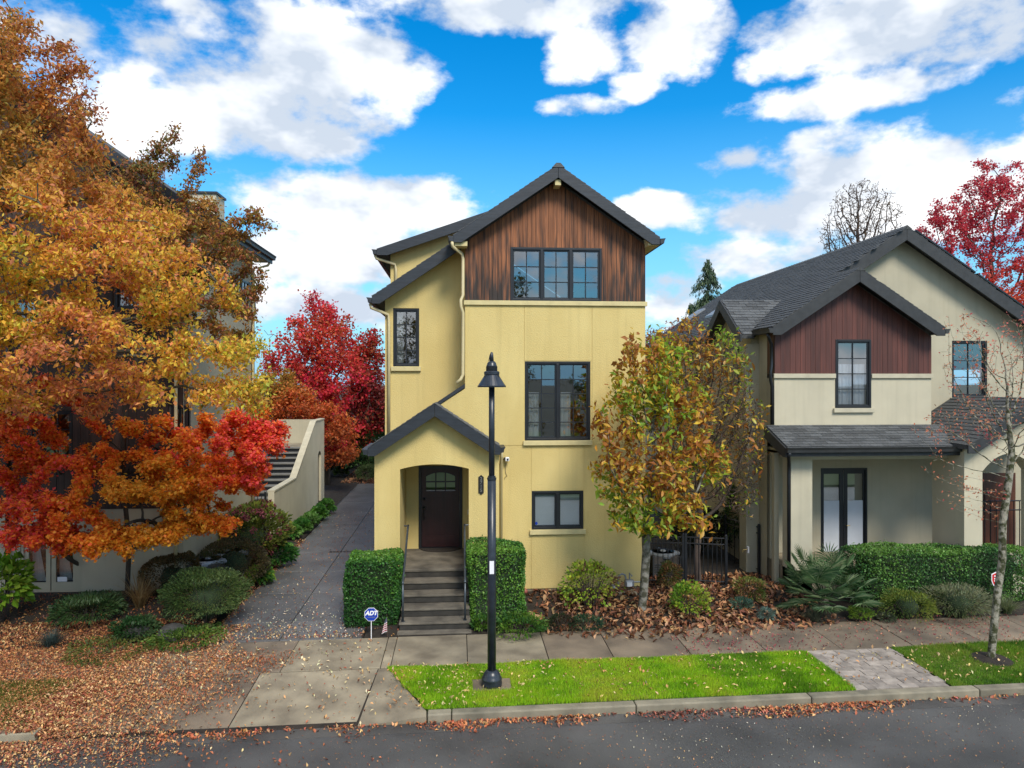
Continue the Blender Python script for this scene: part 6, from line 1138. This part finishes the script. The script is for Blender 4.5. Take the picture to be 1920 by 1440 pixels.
# fan palm
pb_ = ground_px(1545, 1152); pm = thing('fan_palm', 'low fan palm with stiff green fronds in front of the beige porch', 'palm', pb_); r = npr(33)
MB().lathe([(.10,pb_.z),(.13,pb_.z+.12),(.09,pb_.z+.35),(.03,pb_.z+.45)], (pb_.x,pb_.y), 10).build('trunk', 'bark', pm)
for i in range(44):
    a = i*2.399+r.normal()*.2; tl = (i+.5)/44; elv = R(80)-R(88)*tl+r.normal()*.1; Ls = .42+.38*r.rand()+.30*(1-tl); dv = Vector((math.cos(a)*math.cos(elv), math.sin(a)*math.cos(elv), math.sin(elv))); p0 = Vector((pb_.x,pb_.y,pb_.z+.32)); tipp = p0+dv*Ls
    tipp.z = max(tipp.z, pb_.z+.1); mb = MB(); mb.tube([p0, p0+dv*Ls*.5+Vector((0,0,.03)), tipp], .008, 5); side = dv.cross(Vector((0,0,1))).normalized(); upv = side.cross(dv).normalized(); nl = 19; fl_ = .36+.12*r.rand(); cols = [(.02,.06,.02,1)]*len(mb.v)
    for k in range(nl):
        th = (k/(nl-1)-.5)*R(250); d2 = dv*math.cos(th)+side*math.sin(th)+upv*.12*math.cos(th*.5); d2.normalize(); L2 = fl_*(1-.25*abs(k/(nl-1)-.5)*2); w2 = side*math.cos(th)-dv*math.sin(th); w2 = w2*.013
        mdl = tipp+d2*L2*.55; end = tipp+d2*L2+Vector((0,0,-.10*L2)); n0_ = len(mb.v); mb.add([tipp, mdl-w2+upv*.006, end, mdl+w2+upv*.006], [(0,1,2),(0,2,3)]); g0 = np.array([(.045,.11,.04),(.08,.16,.06),(.13,.21,.09),(.20,.26,.13)][r.randint(4)])*(1+.1*r.normal()); cols += [(*np.clip(g0,.01,.5),1)]*4
    me = mb.mesh('frond'); ca = me.color_attributes.new('Col', 'FLOAT_COLOR', 'POINT'); ca.data.foreach_set('color', np.array(cols, np.float32).reshape(-1)); mkobj('frond', me, 'evergreen', pm)
# rocks
for k, (px, py, s_) in enumerate(((322,1196,.30),(312,1200,.14),(255,1196,.26))):
    b = ground_px(px, py); bm = bmesh.new(); bmesh.ops.create_icosphere(bm, subdivisions=3, radius=s_); r = npr(k+3)
    V = np.array([v.co for v in bm.verts]); n_ = snoise(V/s_, k, 2.2)*.16+snoise(V/s_, k+9, 5)*.07
    for v, q in zip(bm.verts, n_): v.co *= 1+q; v.co.z *= .62
    me = bpy.data.meshes.new('rock'); bm.to_mesh(me); bm.free(); me.polygons.foreach_set('use_smooth', [False]*len(me.polygons)); o = mkobj('rock', me, 'rock', None, (b.x, b.y, b.z+s_*.25)); tag(o, ['larger dark rock at the bed edge by the driveway','small dark rock leaning on the larger rock','dark rock at the bed edge below the dry grass'][k], 'rock')
# ================================================================== GRASS BLADES AND FALLEN LEAVES
def scatter(n, x0, x1, s0, s1, seed, cond=None):
    r = npr(seed); X = x0+(x1-x0)*r.rand(n); S = s0+(s1-s0)*r.rand(n); 
    if cond is not None: k = cond(X, S, r); X, S = X[k], S[k]
    return X, S+SK*X, S
def clump(X, S, seed, fr): return snoise(np.stack([X,S,X*0],1), seed, fr)
def blades(name, label, X, Y, seed, pal, hgt=.045):
    n = len(X); r = npr(seed); a = r.rand(n)*6.28; h_ = hgt*(.5+r.rand(n))*(1+.45*snoise(np.stack([X,Y,X*0],1), seed+7, 3.5)); b = np.stack([X,Y,np.full(n,-.006)],1); w2 = np.stack([np.cos(a),np.sin(a),a*0],1)*.0045; tip = b+np.stack([r.normal(size=n)*.016,r.normal(size=n)*.016,h_],1); V = np.stack([b-w2,b+w2,tip],1)
    me = bpy.data.meshes.new(name); me.vertices.add(n*3); me.vertices.foreach_set('co', V.reshape(-1).astype(np.float32)); me.loops.add(n*3); me.loops.foreach_set('vertex_index', np.arange(n*3,dtype=np.int32)); me.polygons.add(n); me.polygons.foreach_set('loop_start', np.arange(0,n*3,3,dtype=np.int32))
    P = np.stack([X,Y,X*0],1); c = pick(pal, n, seed, (snoise(P, seed, 1.7)+snoise(P, seed+1, 5)+.7*snoise(P, seed+2, 14)+2.0)/3.9, jit=.28); dead = r.rand(n) < .03+.07*np.clip(snoise(P, seed+5, 4),0,1); c[dead] = np.array([.42,.36,.14])*(.7+.5*r.rand(dead.sum(),1)); cc = np.ones((n,3,4),np.float32); cc[:,:,:3] = c[:,None]; ca = me.color_attributes.new('Col','FLOAT_COLOR','POINT'); ca.data.foreach_set('color', cc.reshape(-1)); me.update(); o = mkobj(name, me, 'leaf'); tag(o, label, 'grass', kind='stuff')
GP = [(.11,.25,.012),(.20,.40,.015),(.28,.49,.018),(.34,.52,.025),(.40,.48,.04)]
fx, fy = lp.x, lp.y
X, Y, S = scatter(190000, -1.32, PX0+.025, KB-.03, SWF+.035, 1, lambda X, S, r: (X > -.53-(S-KB)*.45+.03*clump(X,S,3,20)) & (S > KB+.012*clump(X,S,4,14)) & (S < SWF+.02*clump(X,S,5,14)) & ~((abs(X-fx) < .33) & (S > fy-SK*fx-.24) & (S < fy-SK*fx+.26))); blades('grass', 'bright green lawn strip around the lamp post', X, Y, 2, GP)
X, Y, S = scatter(60000, PX1-.02, 11.6, KB-.01, SWF+.02, 3, lambda X, S, r: np.hypot(X-tp0.x, S+SK*X-tp0.y) > .3); blades('grass', 'green lawn strip right of the paver path', X, Y, 4, [(.05,.14,.012),(.10,.22,.015),(.16,.29,.025),(.21,.28,.04)])
X, Y, S = scatter(30000, -11, -6.3, KB+.02, SWF-.01, 5); blades('grass', 'thin lawn strip under fallen leaves at the lower left', X, Y, 6, [(.05,.09,.01),(.09,.13,.02),(.14,.16,.03)])
def litter(name, label, X, Y, size, pal, seed, m='leaf_dry', aspect=.5, up=2.2, lift=.012, zf=None):
    z = np.array([gz(x, y) for x, y in zip(X, Y)]) if zf is None else zf; r = npr(seed); P = np.stack([X,Y,z+lift+r.rand(len(X))*size*.25],1)
    o = leafobj(name, P, size, pick(pal, len(X), seed, np.clip((snoise(P, seed, 1.3)+1)/2+.2*r.normal(size=len(X)),0,1), jit=.25), m, None, aspect=aspect, up=up, seed=seed, fold=.2, sizevar=.5); tag(o, label, 'leaves', kind='stuff')
RD = [(.24,.085,.04),(.35,.13,.05),(.42,.20,.075),(.48,.28,.12),(.30,.09,.045),(.56,.38,.18),(.18,.06,.035)]
def clump(X, S, seed, fr): return snoise(np.stack([X,S,X*0],1), seed, fr)
zap = lambda X, Y: np.array([(-.006 if False else (apz(y-SK*x) if (-6.25 < x < -1.5 and KF < y-SK*x < SWF) else gz(x, y))) for x, y in zip(X, Y)])
X, Y, S = scatter(165000, -14, -1.6, 8.6, 15.6, 7, lambda X, S, r: r.rand(len(X)) < np.clip((-3.5-X)*.46+.34*clump(X,S,1,2.2)+.25*clump(X,S,2,5)-np.clip(KF-.1-S,0,3)*.32-np.clip(S-14.6,0,2)*.3, .0, .95)*np.where(S < 10.2, .45, 1)); litter('fallen_leaves', 'thick carpet of small fallen leaves at the lower left', X, Y, .044, RD, 8, zf=zap(X, Y))
r = npr(91); X = -6.3+r.normal(size=2600)*.16; S = KF+.0+r.rand(2600)*1.9; Y = S+SK*X; litter('leaf_drift', 'drift of fallen leaves against the grass edge at lower left', X, Y, .055, RD, 92, zf=np.array([apz(s_)*np.clip((x+6.38)/.25,0,1)+.01 for x, s_ in zip(X, S)]))
X, Y, S = scatter(9000, -6, -1.1, 9.2, 15.5, 9, lambda X, S, r: r.rand(len(X)) < .10+.12*np.clip(clump(X,S,5,2.5),0,1)); litter('scattered_leaves', 'loose leaves scattered over the driveway apron', X, Y, .055, RD+[(.6,.5,.3)], 10, zf=zap(X, Y))
X, Y, S = scatter(9000, -4.5, 12.5, KF-.42, KF-.0, 11, lambda X, S, r: r.rand(len(X)) < np.clip(.85-(KF-S)*2.6+.5*clump(X,S,6,3.0), 0, 1)*.8); litter('gutter_leaves', 'line of fallen leaves along the kerb', X, Y, .06, [(.36,.11,.05),(.46,.19,.07),(.52,.31,.14),(.12,.05,.035),(.30,.08,.05),(.42,.15,.10),(.10,.045,.03)], 12)
X, Y, S = scatter(7000, -9, 12.5, 8.8, KF-.3, 13, lambda X, S, r: r.rand(len(X)) < .5); litter('road_leaves', 'sparse leaf bits scattered on the asphalt', X, Y, .024, RD+[(.5,.45,.35)], 14)
MAGL = [(.10,.045,.025),(.16,.07,.035),(.24,.11,.05),(.32,.16,.075),(.20,.08,.04),(.40,.24,.12),(.13,.055,.03)]
X, Y, S = scatter(6500, .4, 8.2, 13.5, 17.9, 15, lambda X, S, r: r.rand(len(X)) < np.clip(1.1-.22*(X-4.2)**2*np.where(X < 4.2,.55,.22)-np.clip(14.65-S,0,2)*1.15, 0, .85)*np.where(X < 1.6, .25, 1)); litter('magnolia_litter', 'carpet of large curled brown leaves under the magnolia', X, Y, .15, MAGL, 16, aspect=.42, up=1.5, lift=.02)
X, Y, S = scatter(2600, 4.2, 12.5, SWF, SWB+.2, 17, lambda X, S, r: r.rand(len(X)) < .35+.4*clump(X,S,8,1.6)); litter('sidewalk_leaves', 'small reddish leaves on the damp sidewalk at right', X, Y, .045, [(.30,.07,.07),(.36,.14,.09),(.42,.24,.14),(.24,.05,.06)], 18)
X, Y, S = scatter(4200, -1.2, 11.5, KB, SWF, 19, lambda X, S, r: r.rand(len(X)) < np.where(X < .2, .5, .16)); litter('lawn_leaves', 'pale leaves lying on the bright lawn strip', X, Y, .06, [(.50,.36,.15),(.55,.42,.22),(.40,.2,.08)], 20, lift=.035)
r = npr(44); X = DL+(DR-DL)*r.rand(2600); Y = 14.6+r.rand(2600)**2.2*14; litter('driveway_leaves', 'leaf bits scattered up the dark driveway', X, Y, .04, RD+[(.5,.45,.35)], 45)
X = DL+r.normal(size=900)*.07; Y = 14.6+r.rand(900)*9; litter('edge_leaves', 'reddish leaves gathered along the driveway edge', X, Y, .05, RD, 46, lift=.02)
X = -6+5*r.rand(2500); Y = 36.3+5*r.rand(2500); litter('yard_leaves', 'leaf litter in front of the back fence', X, Y, .10, [(.30,.13,.07),(.22,.09,.05),(.36,.2,.1)], 47)
X = -12+6.5*r.rand(3000); Y = 14.7+2.3*r.rand(3000); litter('bed_leaves', 'fallen leaves among the plants under the maple', X, Y, .055, [(.22,.07,.03),(.30,.12,.04),(.14,.05,.03),(.40,.22,.08)], 48, lift=.02)
